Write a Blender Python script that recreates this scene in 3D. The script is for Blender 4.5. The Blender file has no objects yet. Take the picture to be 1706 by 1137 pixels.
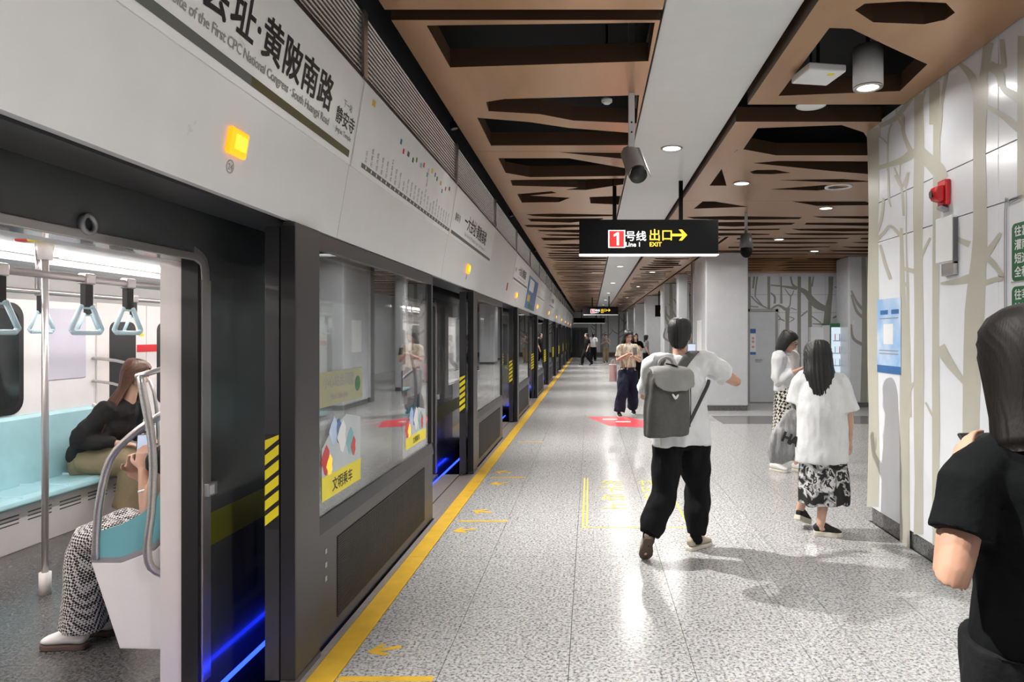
import bpy, bmesh, math, random
from mathutils import Vector as V, Matrix, noise
from mathutils.geometry import tessellate_polygon
random.seed(7)
SC = bpy.context.scene
COL = SC.collection
F, CX, CY, EYE = 1130.0, 983.0, 559.0, 1.57      # focal length, vanishing point (in a 1706 x 1137 frame), eye height
# ------------------------------------------------------------------ camera, world, exposure, lights
cd = bpy.data.cameras.new('camera'); cam = bpy.data.objects.new('camera', cd); COL.objects.link(cam)
cam.location = (0, 0, EYE); cam.rotation_euler = (math.pi/2, 0, 0)
cd.sensor_width = 36; cd.lens = F/1706*36
cd.shift_x = -(CX-853)/1706; cd.shift_y = -(568.5-CY)/1706
cd.clip_start = .05; cd.clip_end = 200
SC.camera = cam
SC.view_settings.view_transform = 'Standard'
try: SC.view_settings.look = 'None'
except Exception: pass
SC.view_settings.exposure = 0.0; SC.view_settings.gamma = 1
SC.view_settings.use_curve_mapping = False
w = bpy.data.worlds.new('station_air'); SC.world = w; w.use_nodes = True
w.node_tree.nodes['Background'].inputs[0].default_value = (.8, .85, .9, 1)
w.node_tree.nodes['Background'].inputs[1].default_value = .05
SC.cycles.max_bounces = 9; SC.cycles.diffuse_bounces = 4; SC.cycles.glossy_bounces = 4
SC.cycles.transparent_max_bounces = 12
SC.cycles.sample_clamp_indirect = 6
SC.cycles.caustics_reflective = False; SC.cycles.caustics_refractive = False

def area(x, y, z, r, power, color=(1, .97, .93), shape='DISK', ry=None, rot=(0, 0, 0), spread=math.radians(165)):
    l = bpy.data.lights.new('lamp_light', 'AREA'); l.shape = shape; l.size = r
    if ry: l.size_y = ry
    l.energy = power; l.color = color; l.spread = spread
    o = bpy.data.objects.new('lamp_light', l); COL.objects.link(o); o.location = (x, y, z); o.rotation_euler = rot
    return o
BEAM_Z, CEIL_Z = 3.36, 3.30
BEAM_LAMPS = [(.78, .92+5.56*i) for i in range(0, 9)]
for x, y in BEAM_LAMPS:
    area(x, y, BEAM_Z-.035, .16, 42)
GAP_LAMPS = [1.5+4.15*i for i in range(0, 9)]
for y in GAP_LAMPS:                                   # lamps in the dark slot between screen-door header and bronze ceiling
    area(-1.122, y, 3.284, .07, 66, rot=(0, math.radians(-31), 0), spread=math.radians(90))
RIGHT_LAMPS = [(1.75, -2.0), (1.8936, 4.62), (1.72, 7.7), (1.62, 13.4), (3.2, 9.2), (5.2, 8.2), (5.2, 11.6), (3.4, 12.2), (6.9, 10.2), (4.6, 13.9), (1.7, 18.5), (1.7, 24), (1.7, 31), (1.7, 38), (1.7,45), (3.9, 20), (4, 28), (4, 38), (1.78, 2.72)]  # mostly a freely placed fill array added for general light, few real fittings
for x, y in RIGHT_LAMPS:
    area(x, y, CEIL_Z-.02 if y != 4.62 else 3.254, .16, 8 if y in (4.62, -2.0) else 18 if x > 3 and y < 16 else 19 if y < 12 else 28)
# ------------------------------------------------------------------ helpers
ORG = {}
XS = bpy.data.scenes.new('workbench')               # scratch scene for converting text and voxel surfaces
def evaluate(o):
    XS.collection.objects.link(o); vl = XS.view_layers[0]; vl.update()
    return bpy.data.meshes.new_from_object(o.evaluated_get(vl.depsgraph))
class MB:
    def __init__(s): s.v = []; s.f = []
    def add(s, vs, fs):
        b = len(s.v); s.v += [tuple(p) for p in vs]; s.f += [tuple(i+b for i in q) for q in fs]; return s
    def box(s, x0, x1, y0, y1, z0, z1):
        return s.add([(x0,y0,z0),(x1,y0,z0),(x1,y1,z0),(x0,y1,z0),(x0,y0,z1),(x1,y0,z1),(x1,y1,z1),(x0,y1,z1)],
                     [(3,2,1,0),(4,5,6,7),(0,1,5,4),(1,2,6,5),(2,3,7,6),(3,0,4,7)])
    def obox(s, c, ax, ay, az):                       # box by centre and three half-axis vectors
        c, ax, ay, az = V(c), V(ax), V(ay), V(az); p = []
        for k in (-1, 1):
            for i, j in ((-1,-1),(1,-1),(1,1),(-1,1)): p.append(c+ax*i+ay*j+az*k)
        return s.add(p, [(3,2,1,0),(4,5,6,7),(0,1,5,4),(1,2,6,5),(2,3,7,6),(3,0,4,7)])
    def prism(s, sec, d, caps=True):                  # closed polygon of 3-D points swept by d
        n = len(sec); d = V(d); a = [V(p) for p in sec]
        fs = [(i, (i+1) % n, (i+1) % n+n, i+n) for i in range(n)]
        if caps: fs += [tuple(range(n-1, -1, -1)), tuple(range(n, 2*n))]
        return s.add(a+[p+d for p in a], fs)
    def ring(s, c, r, ax, n=16, r2=None, depth=.01):  # flat washer with depth
        c = V(c); ax = V(ax).normalized(); u = ax.orthogonal().normalized(); w_ = ax.cross(u); vs = []
        for k, (rr, dd) in enumerate(((r,0),(r,depth),(r2,depth),(r2,0))):
            vs += [c+ax*dd+(u*math.cos(6.28319*i/n)+w_*math.sin(6.28319*i/n))*rr for i in range(n)]
        return s.add(vs, [(k*n+i, k*n+(i+1) % n, ((k+1) % 4)*n+(i+1) % n, ((k+1) % 4)*n+i) for k in range(4) for i in range(n)])
    def cyl(s, a, b, r, n=14, r2=None):
        a, b = V(a), V(b); t = (b-a).normalized(); u = t.orthogonal().normalized(); w_ = t.cross(u); r2 = r if r2 is None else r2
        vs = [a+(u*math.cos(6.28319*i/n)+w_*math.sin(6.28319*i/n))*r for i in range(n)]+[b+(u*math.cos(6.28319*i/n)+w_*math.sin(6.28319*i/n))*r2 for i in range(n)]
        return s.add(vs, [(i,(i+1) % n,(i+1) % n+n,i+n) for i in range(n)]+[tuple(range(n-1,-1,-1)), tuple(range(n,2*n))])
    def tube(s, pts, rads, lat=(1,0,0), n=14, sub=3, dome=True):
        P = [V(p) for p in pts]; R = [(r, r) if isinstance(r, (int, float)) else r for r in rads]
        Q, S = [], []
        m = len(P)
        for i in range(m-1):
            p0, p1, p2, p3 = P[max(i-1,0)], P[i], P[i+1], P[min(i+2,m-1)]
            for k in range(sub):
                t = k/sub
                Q.append(.5*((2*p1)+(p2-p0)*t+(2*p0-5*p1+4*p2-p3)*t*t+(3*p1-p0-3*p2+p3)*t**3))
                e = t*t*(3-2*t) if sub > 1 else t
                S.append((R[i][0]*(1-e)+R[i+1][0]*e, R[i][1]*(1-e)+R[i+1][1]*e))
        Q.append(P[-1]); S.append(R[-1]); lat = V(lat)
        T = [(Q[min(i+1,len(Q)-1)]-Q[max(i-1,0)]).normalized() for i in range(len(Q))]
        if dome:
            a, b = Q[0]-T[0]*min(S[0])*.5, Q[-1]+T[-1]*min(S[-1])*.5
            Q = [a]+Q+[b]; S = [(S[0][0]*.6, S[0][1]*.6)]+S+[(S[-1][0]*.6, S[-1][1]*.6)]; T = [T[0]]+T+[T[-1]]
        vs, u = [], None
        for q, r, t in zip(Q, S, T):
            l = lat if u is None or abs(lat.dot(t)) < .9 else u
            u = l-t*l.dot(t)
            if u.length < 1e-4: u = t.orthogonal()
            u.normalize(); w_ = t.cross(u)
            vs += [q+u*(math.cos(6.28319*i/n)*r[0])+w_*(math.sin(6.28319*i/n)*r[1]) for i in range(n)]
        k = len(Q)
        fs = [(j*n+i, j*n+(i+1) % n, (j+1)*n+(i+1) % n, (j+1)*n+i) for j in range(k-1) for i in range(n)]
        fs += [tuple(range(n-1,-1,-1)), tuple(range((k-1)*n, k*n))]
        return s.add(vs, fs)
    def ell(s, c, r, ax=None, n=12, m=8):             # ellipsoid; ax = three unit axes
        c = V(c); ax = ax or (V((1,0,0)), V((0,1,0)), V((0,0,1)))
        vs = [c-ax[2]*r[2]]
        for j in range(1, m):
            a = math.pi*j/m-math.pi/2
            vs += [c+ax[0]*(r[0]*math.cos(a)*math.cos(6.28319*i/n))+ax[1]*(r[1]*math.cos(a)*math.sin(6.28319*i/n))+ax[2]*(r[2]*math.sin(a)) for i in range(n)]
        vs.append(c+ax[2]*r[2]); e = len(vs)-1
        fs = [(0, 1+(i+1) % n, 1+i) for i in range(n)]
        fs += [(1+j*n+i, 1+j*n+(i+1) % n, 1+(j+1)*n+(i+1) % n, 1+(j+1)*n+i) for j in range(m-2) for i in range(n)]
        fs += [(1+(m-2)*n+i, 1+(m-2)*n+(i+1) % n, e) for i in range(n)]
        return s.add(vs, fs)
    def plate(s, outer, holes, z0, z1):               # flat plate with holes, z0 bottom, z1 top
        loops = [outer]+holes; pts = [p for l in loops for p in l]
        tris = tessellate_polygon([[V((x, y, 0)) for x, y in l] for l in loops]); n = len(pts)
        vs = [(x, y, z0) for x, y in pts]+[(x, y, z1) for x, y in pts]; fs = []
        for t in tris:
            a, b, c = [V((*pts[i], 0)) for i in t]
            if (b-a).cross(c-a).z > 0: t = (t[0], t[2], t[1])
            fs.append(tuple(t)); fs.append(tuple(i+n for i in reversed(t)))
        k = 0
        for l in loops:
            m = len(l); fs += [(k+i, k+(i+1) % m, k+(i+1) % m+n, k+i+n) for i in range(m)]; k += m
        return s.add(vs, fs)
    def build(s, name, mat, parent=None, smooth=False, bev=0, org=None):
        o_ = V(org) if org is not None else (ORG.get(parent.name, V((0,0,0))) if parent else V((0,0,0)))
        me = bpy.data.meshes.new(name)
        me.from_pydata([(p[0]-o_.x, p[1]-o_.y, p[2]-o_.z) for p in s.v], [], s.f); me.update()
        me.materials.append(mat)
        if smooth:
            me.polygons.foreach_set('use_smooth', [True]*len(me.polygons))
        o = bpy.data.objects.new(name, me); COL.objects.link(o)
        if parent: o.parent = parent
        elif org is not None: o.location = o_
        ORG[o.name] = o_
        if bev:
            b = o.modifiers.new('bevel', 'BEVEL'); b.width = bev; b.segments = 2; b.limit_method = 'ANGLE'; b.angle_limit = .6
        return o
def tag(o, label=None, cat=None, group=None, kind=None):
    for k, v in (('label', label), ('category', cat), ('group', group), ('kind', kind)):
        if v: o[k] = v
    return o
def thing(name, loc, label, cat, group=None, kind=None):
    o = bpy.data.objects.new(name, None); COL.objects.link(o); o.location = loc; o.empty_display_size = .1
    ORG[o.name] = V(loc); return tag(o, label, cat, group, kind)
def dup(o, parent=None, dloc=None):
    c = o.copy(); COL.objects.link(c)
    if parent: c.parent = parent
    if dloc is not None: c.location = o.location+V(dloc)
    ORG[c.name] = V(c.location)
    for ch in [x for x in ALLCH.get(o.name, [])]: dup(ch, c)
    return c
ALLCH = {}
def index_children():
    ALLCH.clear()
    for o in list(COL.objects):
        if o.parent: ALLCH.setdefault(o.parent.name, []).append(o)
def text(s, size, bold=0.0, align='LEFT', spacing=1.0):
    c = bpy.data.curves.new('lettering', 'FONT'); c.body = s; c.size = size; c.resolution_u = 2; c.align_x = align; c.offset = bold; c.space_character = spacing
    o = bpy.data.objects.new('lettering', c)
    me = evaluate(o)
    vs = [v.co.copy() for v in me.vertices]; fs = [tuple(p.vertices) for p in me.polygons]
    bpy.data.objects.remove(o); bpy.data.curves.remove(c); bpy.data.meshes.remove(me)
    return vs, fs
def letters(mb, s, size, o, u, v, bold=0.0, align='LEFT', spacing=1.0, sx=1.0):
    vs, fs = text(s, size, 0, align, spacing); o, u, v = V(o), V(u), V(v)
    nn = u.cross(v).normalized()
    for q, (dx, dy) in enumerate(((0,0),) if bold <= 0 else ((-bold,-bold), (bold,-bold), (-bold,bold), (bold,bold))):   # heavier stroke by overprinting
        mb.add([o+u*(p.x*sx+dx)+v*(p.y+dy)+nn*(q*.00012) for p in vs], fs)
    return mb
# ------------------------------------------------------------------ materials
def nodes(name):
    m = bpy.data.materials.new(name); m.use_nodes = True; nt = m.node_tree
    return m, nt, nt.nodes['Principled BSDF'], nt.nodes.new('ShaderNodeNewGeometry')
def mat(name, col, rough=.5, metal=0, var=.06, scale=6, bump=0, bscale=60, emit=0, ecol=None, spec=.5, stretch=None, coat=0, col2=None, c2lo=.45, c2hi=.55, rvar=.05):
    m, nt, b, g = nodes(name); L = nt.links; N = nt.nodes
    vec = g.outputs['Position']
    if stretch:
        mp = N.new('ShaderNodeMapping'); mp.inputs['Scale'].default_value = stretch; L.new(vec, mp.inputs['Vector']); vec = mp.outputs['Vector']
    nz = N.new('ShaderNodeTexNoise'); nz.inputs['Scale'].default_value = scale; nz.inputs['Detail'].default_value = 4; L.new(vec, nz.inputs['Vector'])
    r = N.new('ShaderNodeValToRGB'); L.new(nz.outputs['Fac'], r.inputs['Fac'])
    if col2:
        r.color_ramp.elements[0].position = c2lo; r.color_ramp.elements[1].position = c2hi
        r.color_ramp.elements[0].color = (*col, 1); r.color_ramp.elements[1].color = (*col2, 1)
    else:
        r.color_ramp.elements[0].position = .3; r.color_ramp.elements[1].position = .7
        r.color_ramp.elements[0].color = (*[c*(1-var) for c in col], 1); r.color_ramp.elements[1].color = (*[min(1, c*(1+var)) for c in col], 1)
    L.new(r.outputs['Color'], b.inputs['Base Color'])
    b.inputs['Roughness'].default_value = rough; b.inputs['Metallic'].default_value = metal
    b.inputs['Specular IOR Level'].default_value = spec; b.inputs['Coat Weight'].default_value = coat
    if rvar:
        mr = N.new('ShaderNodeMapRange'); mr.inputs[3].default_value = max(0, rough-rvar); mr.inputs[4].default_value = min(1, rough+rvar)
        L.new(nz.outputs['Fac'], mr.inputs[0]); L.new(mr.outputs[0], b.inputs['Roughness'])
    if bump:
        n2 = N.new('ShaderNodeTexNoise'); n2.inputs['Scale'].default_value = bscale; n2.inputs['Detail'].default_value = 3; L.new(vec, n2.inputs['Vector'])
        bp = N.new('ShaderNodeBump'); bp.inputs['Strength'].default_value = bump; bp.inputs['Distance'].default_value = .01
        L.new(n2.outputs['Fac'], bp.inputs['Height']); L.new(bp.outputs['Normal'], b.inputs['Normal'])
    if emit:
        b.inputs['Emission Color'].default_value = (*(ecol or col), 1); b.inputs['Emission Strength'].default_value = emit
    return m
def granite(name, light, dark, scale=95, rough=.13, thr=(.36, .56)):
    m, nt, b, g = nodes(name); L = nt.links; N = nt.nodes
    n1 = N.new('ShaderNodeTexNoise'); n1.inputs['Scale'].default_value = scale; n1.inputs['Detail'].default_value = 3; n1.inputs['Roughness'].default_value = .65
    n2 = N.new('ShaderNodeTexVoronoi'); n2.inputs['Scale'].default_value = scale*.8
    n3 = N.new('ShaderNodeTexNoise'); n3.inputs['Scale'].default_value = 1.3
    for n in (n1, n2, n3): L.new(g.outputs['Position'], n.inputs['Vector'])
    r = N.new('ShaderNodeValToRGB'); r.color_ramp.elements[0].position = thr[0]; r.color_ramp.elements[1].position = thr[1]
    r.color_ramp.elements[0].color = (*dark, 1); r.color_ramp.elements[1].color = (*light, 1); L.new(n1.outputs['Fac'], r.inputs['Fac'])
    mx = N.new('ShaderNodeMix'); mx.data_type = 'RGBA'; mx.blend_type = 'MULTIPLY'; mx.inputs[0].default_value = .35
    L.new(r.outputs['Color'], mx.inputs[6]); L.new(n2.outputs['Color'], mx.inputs[7])
    hs = N.new('ShaderNodeHueSaturation'); hs.inputs['Saturation'].default_value = .12; L.new(mx.outputs[2], hs.inputs['Color'])
    L.new(hs.outputs['Color'], b.inputs['Base Color'])
    mr = N.new('ShaderNodeMapRange'); mr.inputs[3].default_value = rough*.8; mr.inputs[4].default_value = rough*1.3
    L.new(n3.outputs['Fac'], mr.inputs[0]); L.new(mr.outputs[0], b.inputs['Roughness']); b.inputs['Specular IOR Level'].default_value = .55
    return m
def glass(name, tint=(.9, .93, .93), ior=1.5, rough=.02, boost=0.03):
    m = bpy.data.materials.new(name); m.use_nodes = True; nt = m.node_tree; N = nt.nodes; L = nt.links; N.clear()
    out = N.new('ShaderNodeOutputMaterial'); mx = N.new('ShaderNodeMixShader'); t = N.new('ShaderNodeBsdfTransparent'); gl = N.new('ShaderNodeBsdfGlossy')
    lw = N.new('ShaderNodeLayerWeight'); lw.inputs['Blend'].default_value = .5
    fr = N.new('ShaderNodeMath'); fr.operation = 'POWER'; fr.inputs[1].default_value = 4.5; L.new(lw.outputs['Facing'], fr.inputs[0])
    ad = N.new('ShaderNodeMath'); ad.operation = 'ADD'; ad.inputs[1].default_value = .04+boost; ad.use_clamp = True
    nz = N.new('ShaderNodeTexNoise'); nz.inputs['Scale'].default_value = 3
    mr = N.new('ShaderNodeMapRange'); mr.inputs[3].default_value = rough*.7; mr.inputs[4].default_value = rough*1.4
    L.new(nz.outputs['Fac'], mr.inputs[0]); L.new(mr.outputs[0], gl.inputs['Roughness'])
    t.inputs['Color'].default_value = (*tint, 1); L.new(fr.outputs[0], ad.inputs[0]); L.new(ad.outputs[0], mx.inputs[0])
    L.new(t.outputs[0], mx.inputs[1]); L.new(gl.outputs[0], mx.inputs[2]); L.new(mx.outputs[0], out.inputs['Surface'])
    return m
def stripes(name, a, b_, scale, rot=.785, rough=.5):
    m, nt, b, g = nodes(name); L = nt.links; N = nt.nodes
    wv = N.new('ShaderNodeTexWave'); wv.inputs['Scale'].default_value = scale; wv.bands_direction = 'DIAGONAL'; L.new(g.outputs['Position'], wv.inputs['Vector'])
    r = N.new('ShaderNodeValToRGB'); r.color_ramp.interpolation = 'CONSTANT'; r.color_ramp.elements[1].position = .5
    r.color_ramp.elements[0].color = (*a, 1); r.color_ramp.elements[1].color = (*b_, 1)
    L.new(wv.outputs['Fac'], r.inputs['Fac']); L.new(r.outputs['Color'], b.inputs['Base Color']); b.inputs['Roughness'].default_value = rough
    return m
M = {}
M['granite'] = granite('speckled_granite', (.53, .54, .55), (.10, .105, .11), 62, .18, (.34, .54))
M['granite_dark'] = granite('dark_granite', (.16, .17, .18), (.05, .05, .055), 90)
M['joint'] = mat('dark_joint', (.10, .10, .10), .7)
M['bronze'] = mat('bronze_panel', (.46, .27, .145), .30, .5, .06, 3, stretch=(3, .6, 3))
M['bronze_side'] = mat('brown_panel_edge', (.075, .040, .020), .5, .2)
M['void'] = mat('black_void', (.008, .008, .009), .8)
M['white_beam'] = mat('white_painted_metal', (.74, .75, .74), .35, 0, .02)
M['header'] = mat('white_header_panel', (.70, .70, .685), .30, 0, .02)
M['sign_white'] = mat('white_sign_face', (.80, .80, .79), .3, 0, .02)
M['chrome'] = mat('brushed_steel', (.55, .53, .51), .30, .95, .08, 20, stretch=(1, 8, 8))
M['pinkmetal'] = mat('worn_steel_sill', (.50, .45, .43), .35, .6, .12, 30)
M['psd'] = mat('charcoal_door_metal', (.040, .040, .043), .38, .25, .06, 3, coat=.05)
M['psd_post'] = mat('charcoal_post_metal', (.050, .047, .047), .40, .3, .06, 3, coat=.05)
M['grille'] = mat('dark_grille_metal', (.028, .028, .03), .5, .3)
M['black'] = mat('black_plastic', (.012, .012, .013), .4)
M['rubber'] = mat('black_rubber', (.006, .006, .0065), .55)
M['satin'] = mat('satin_steel', (.56, .52, .51), .28, .75, .02, 6, rvar=.01)
M['psdglass'] = glass('platform_glass', (.88, .90, .90), 1.5, .010, .09)
M['clearglass'] = glass('clear_glass', (.9, .93, .93), 1.45, .02, .02)
M['trainbody'] = mat('charcoal_train_paint', (.095, .10, .10), .22, .15, .08, 3, coat=.4)
M['olive'] = mat('olive_stripe', (.17, .17, .02), .35)
M['cream'] = mat('warm_white_lining', (.80, .74, .71), .38, 0, .02)
M['train_white'] = mat('white_train_panel', (.84, .81, .80), .35, 0, .02)
M['train_floor'] = granite('train_floor_rubber', (.12, .105, .10), (.03, .025, .025), 70, .25)
M['teal'] = mat('pale_teal_seat', (.36, .60, .64), .35, 0, .05)
M['tealdark'] = mat('teal_screen', (.17, .44, .48), .25, 0, .05)
M['handle'] = mat('pale_blue_handle', (.60, .79, .86), .35, 0, .04)
M['yellow'] = mat('yellow_floor_paint', (.72, .44, .04), .40, 0, .12, 8)
M['yellow_lit'] = mat('yellow_letter', (.95, .62, .03), .4, emit=1.0, ecol=(1, .62, .02))
M['white_lit'] = mat('white_letter', (.9, .9, .9), .4, emit=.9, ecol=(1, 1, 1))
M['red_lit'] = mat('red_sign_box', (.80, .02, .02), .4, emit=.7, ecol=(.85, .02, .02))
M['sign_black'] = mat('black_sign_case', (.005, .005, .0055), .6, spec=.1)
M['amber'] = mat('amber_lamp', (1, .45, .02), .3, emit=1.6, ecol=(1, .26, .0))
M['amber_core'] = mat('amber_lamp_core', (1, .6, .05), .3, emit=2.2, ecol=(1, .55, .02))
M['blue_led'] = mat('blue_led_strip', (.02, .05, 1), .3, emit=8, ecol=(.01, .03, 1))
M['lamp'] = mat('lamp_diffuser', (1, 1, 1), .3, emit=6, ecol=(1, .97, .92))
M['strip'] = mat('train_light_strip', (1, 1, 1), .3, emit=18, ecol=(1, .93, .90))
M['textblack'] = mat('black_letter', (.015, .015, .015), .5)
M['textgrey'] = mat('grey_letter', (.30, .30, .30), .5)
M['band_grey'] = mat('grey_sign_band', (.10, .105, .10), .5)
M['band_olive'] = mat('olive_sign_band', (.075, .058, .010), .5)
M['mural_white'] = mat('white_wall_panel', (.80, .82, .86), .22, 0, .02, coat=.2)
M['mural_tree'] = mat('beige_tree_print', (.50, .49, .41), .35, 0, .03)
M['mural_tree_far'] = mat('grey_tree_print', (.30, .30, .27), .35, 0, .03)
M['col_white'] = mat('light_grey_column', (.66, .68, .71), .25, .1, .03)
M['red'] = mat('red_plastic', (.62, .015, .02), .35, 0, .08)
M['redfloor'] = mat('red_floor_sticker', (.75, .07, .09), .35, 0, .05)
M['greenbox'] = mat('dark_green_panel', (.025, .14, .055), .35, 0, .05)
M['white'] = mat('white_plastic', (.82, .83, .83), .35, 0, .02)
M['lampgrey'] = mat('light_grey_lamp_paint', (.85, .85, .86), .4, .1)
M['camgrey'] = mat('grey_brown_camera', (.42, .40, .38), .4, .1)
M['louvre'] = mat('dark_steel_louvre', (.33, .315, .30), .26, .95, .02, 20, rvar=0)
M['greymetal'] = mat('grey_metal', (.36, .36, .37), .4, .4, .06)
M['darkgrey'] = mat('dark_grey_paint', (.12, .12, .125), .45, .1)
M['poster_blue'] = mat('pale_blue_print', (.30, .50, .80), .3, 0, .25, 3, col2=(.62, .74, .90), c2lo=.4, c2hi=.6)
M['poster_navy'] = mat('navy_print', (.05, .16, .40), .3)
M['screen_dark'] = mat('dark_window', (.02, .025, .025), .08, 0, .1)
M['hazard_y'] = mat('hazard_yellow', (.85, .72, .02), .4)
def ppt(px, py, Y): return V(((px-CX)*Y/F, Y, EYE+(CY-py)*Y/F))          # point at a measured distance
def ceil_pt(px, py, z=CEIL_Z):                                          # point of the ceiling plane
    Y = F*(z-EYE)/(CY-py); return ((px-CX)*Y/F, Y)
# ================================================================== SETTING
HX = lambda z: -1.34+(z-2.085)*.17                    # slanted face of the screen-door header
WR = 2.36                                             # right wall
# floor
fl = MB().box(-1.33, 9.2, -3, 52, -.12, -.012).build('floor', M['joint']); tag(fl, kind='structure')
xs = [-1.16, -.70, -.10, .49, 1.07, 1.35, 1.86, 2.36]
tiles = []
far = MB()
def tilebox(mb, x0, x1, y0, y1): mb.box(x0+.0015, x1-.0015, y0+.0015, y1-.0015, -.012, 0)
for i in range(len(xs)-1):
    for j in range(-2, 12):
        if i == 4: continue
        m = MB(); tilebox(m, xs[i], xs[i+1], j*1.2, j*1.2+1.2); m.build('floor_tile', M['granite'], fl)
    if i != 4: 
        for j in range(12, 43): tilebox(far, xs[i], xs[i+1], j*1.2, j*1.2+1.2)
cxs = [2.36+.6*i for i in range(12)]
for i in range(11):
    for j in range(4, 12):
        y0 = max(j*1.2, 5.74)
        if y0 >= j*1.2+1.2: continue
        m = MB(); tilebox(m, cxs[i], cxs[i+1], y0, j*1.2+1.2); m.build('floor_tile', M['granite'] if not (10 <= j <= 10) else M['granite_dark'], fl)
    for j in range(12, 43): tilebox(far, cxs[i], cxs[i+1], j*1.2, j*1.2+1.2)
tag(far.build('floor_tile', M['granite'], fl), kind='stuff')
for j in range(0, 24):                                # tactile guide paving: four raised bars per tile
    m = MB(); m.box(1.0715, 1.3485, j*.6+.0015, j*.6+.5985, -.012, 0)
    for k in range(4):
        x = 1.10+k*.07; m.add([(x,j*.6+.02,0),(x+.035,j*.6+.02,0),(x+.035,j*.6+.58,0),(x,j*.6+.58,0),(x+.007,j*.6+.03,.004),(x+.028,j*.6+.03,.004),(x+.028,j*.6+.57,.004),(x+.007,j*.6+.57,.004)], [(4,5,6,7),(0,1,5,4),(1,2,6,5),(2,3,7,6),(3,0,4,7)])
    m.build('tactile_tile', M['granite'], fl)
m = MB(); m.box(1.0715, 1.3485, 14.4, 51, -.012, 0); tag(m.build('tactile_tile', M['granite'], fl), kind='stuff')
MB().box(-1.33, -1.29, -3, 51, -.012, .002).build('edge_strip', M['pinkmetal'], fl)
for j in range(-1, 20):
    MB().box(-1.288, -1.162, j*2.4+.003, j*2.4+2.397, -.012, .0025).build('yellow_line', M['yellow'], fl)
# ceiling void and panels
cl = MB().box(-1.5, 9.2, -3, 52, 3.95, 4.1).build('ceiling', M['void']); tag(cl, kind='structure')
def cpanel(x0, x1, y0, y1, holes, z=CEIL_Z, name='ceiling_panel'):
    m = MB(); m.plate([(x0,y0),(x1,y0),(x1,y1),(x0,y1)], holes, z, z+.12)
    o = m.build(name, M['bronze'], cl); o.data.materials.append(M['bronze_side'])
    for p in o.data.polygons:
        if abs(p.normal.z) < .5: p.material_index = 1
    return o
def cp_poly(pts, sc, ox, oy): return [ceil_pt(ox+x*sc, oy+y*sc) for x, y in pts]
def clampx(poly, x0, x1, y0, y1): return [(min(max(x, x0), x1), min(max(y, y0), y1)) for x, y in poly]
LX0, LX1 = -1.09, .385
S = .4046
A = [cp_poly(p, S, 640, 0) for p in (
    [(175,105),(1120,66),(1088,252),(272,278)],
    [(420,420),(495,408),(1050,392),(1040,508),(780,497),(640,470),(430,458)],
    [(383,485),(600,503),(760,527),(1040,549),(1030,598),(440,600)])]
B = [cp_poly(p, S, 640, 0) for p in (
    [(715,627),(1030,630),(1028,657)],
    [(470,652),(760,652),(1022,694),(1015,725),(600,730),(500,712)],
    [(520,742),(805,738),(1010,735),(985,760),(830,783),(745,782),(800,772),(528,765)],
    [(548,800),(690,788),(710,795),(600,806),(765,815),(720,833),(567,835)],
    [(845,812),(985,807),(975,843),(850,838)])]
cpanel(LX0, LX1, 3.72, 6.37, [clampx(h, LX0+.05, LX1-.006, 3.75, 6.33) for h in A])
cpanel(LX0, LX1, 6.375, 9.575, [clampx(h, LX0+.05, LX1-.006, 6.40, 9.55) for h in B])
def wedge(x0, x1, y, h, rnd):                         # a random long branch-shaped slot
    a, b = rnd.uniform(.1, 1)*h, rnd.uniform(.1, 1)*h; xm = x0+(x1-x0)*rnd.uniform(.3, .7)
    if rnd.random() < .5: return [(x0, y), (xm, y-a*.3), (x1, y+rnd.uniform(0,.2)*h), (x1, y+h*rnd.uniform(.5,1)), (xm, y+h), (x0+(xm-x0)*.2, y+h*.6)]
    return [(x0, y), (x1, y-h*.1), (x1, y+b*.6), (xm, y+h*.9), (x0+.03, y+h*rnd.uniform(.3,.9))]
def randholes(x0, x1, y0, y1, rnd, pitch=.42, openr=True):
    hs = []; y = y0+.1
    while y < y1-.34:
        h = rnd.uniform(.20, .40); a = x0+rnd.uniform(.04, .3); b = x1-(.006 if openr and rnd.random() < .8 else rnd.uniform(.05, .35))
        if (x1-x0) > 2:
            h *= 1.25; n = max(1, int((x1-x0)/1.9)); xx = x0+.06
            for k in range(n):
                w_ = (x1-x0)/n; a = xx+k*w_+rnd.uniform(.0, .15); b = xx+(k+1)*w_-rnd.uniform(.05, .2)
                hs.append(wedge(a, b, y+rnd.uniform(0, .06), h*rnd.uniform(.6, 1), rnd))
        else: hs.append(wedge(a, b, y, h, rnd))
        y += h+rnd.uniform(.10, .20)+(.06 if (x1-x0) > 2 else 0)
    return [[(min(max(px_, x0+.006), x1-.006), min(max(py_, y0+.02), y1-.02)) for px_, py_ in h] for h in hs]
rn = random.Random(3)
cpanel(LX0, LX1, .9, 3.60, [[(-.85,1.2),(.37,1.2),(.37,2.0),(-.85,2.0)], [(-.9,2.4),(.37,2.5),(.37,3.0),(-.9,3.1)]])
cpanel(LX0, LX1, -2.4, .88, [])
y = 9.58; protos = []
while y < 50:
    cpanel(LX0, LX1, y, y+3.195, randholes(LX0, LX1, y, y+3.195, rn)); y += 3.2
RX0 = 1.18
S2 = .4047
R0 = [cp_poly(p, S2, 1220, 0) for p in ([(505,42),(545,15),(720,5),(880,12),(917,52),(875,82),(790,100),(580,92)],
      [(400,115),(490,118),(640,190),(803,265),(690,375),(190,395)])]
cpanel(RX0, WR-.01, 2.2, 5.08, [clampx(h, RX0+.05, WR-.05, 2.25, 5.04) for h in R0])
cpanel(RX0, WR-.01, -2.4, 2.19, [])
def ext(p, dx=.15): return [(x+dx if x > 2.35 else x, y_) for x, y_ in p]
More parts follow.
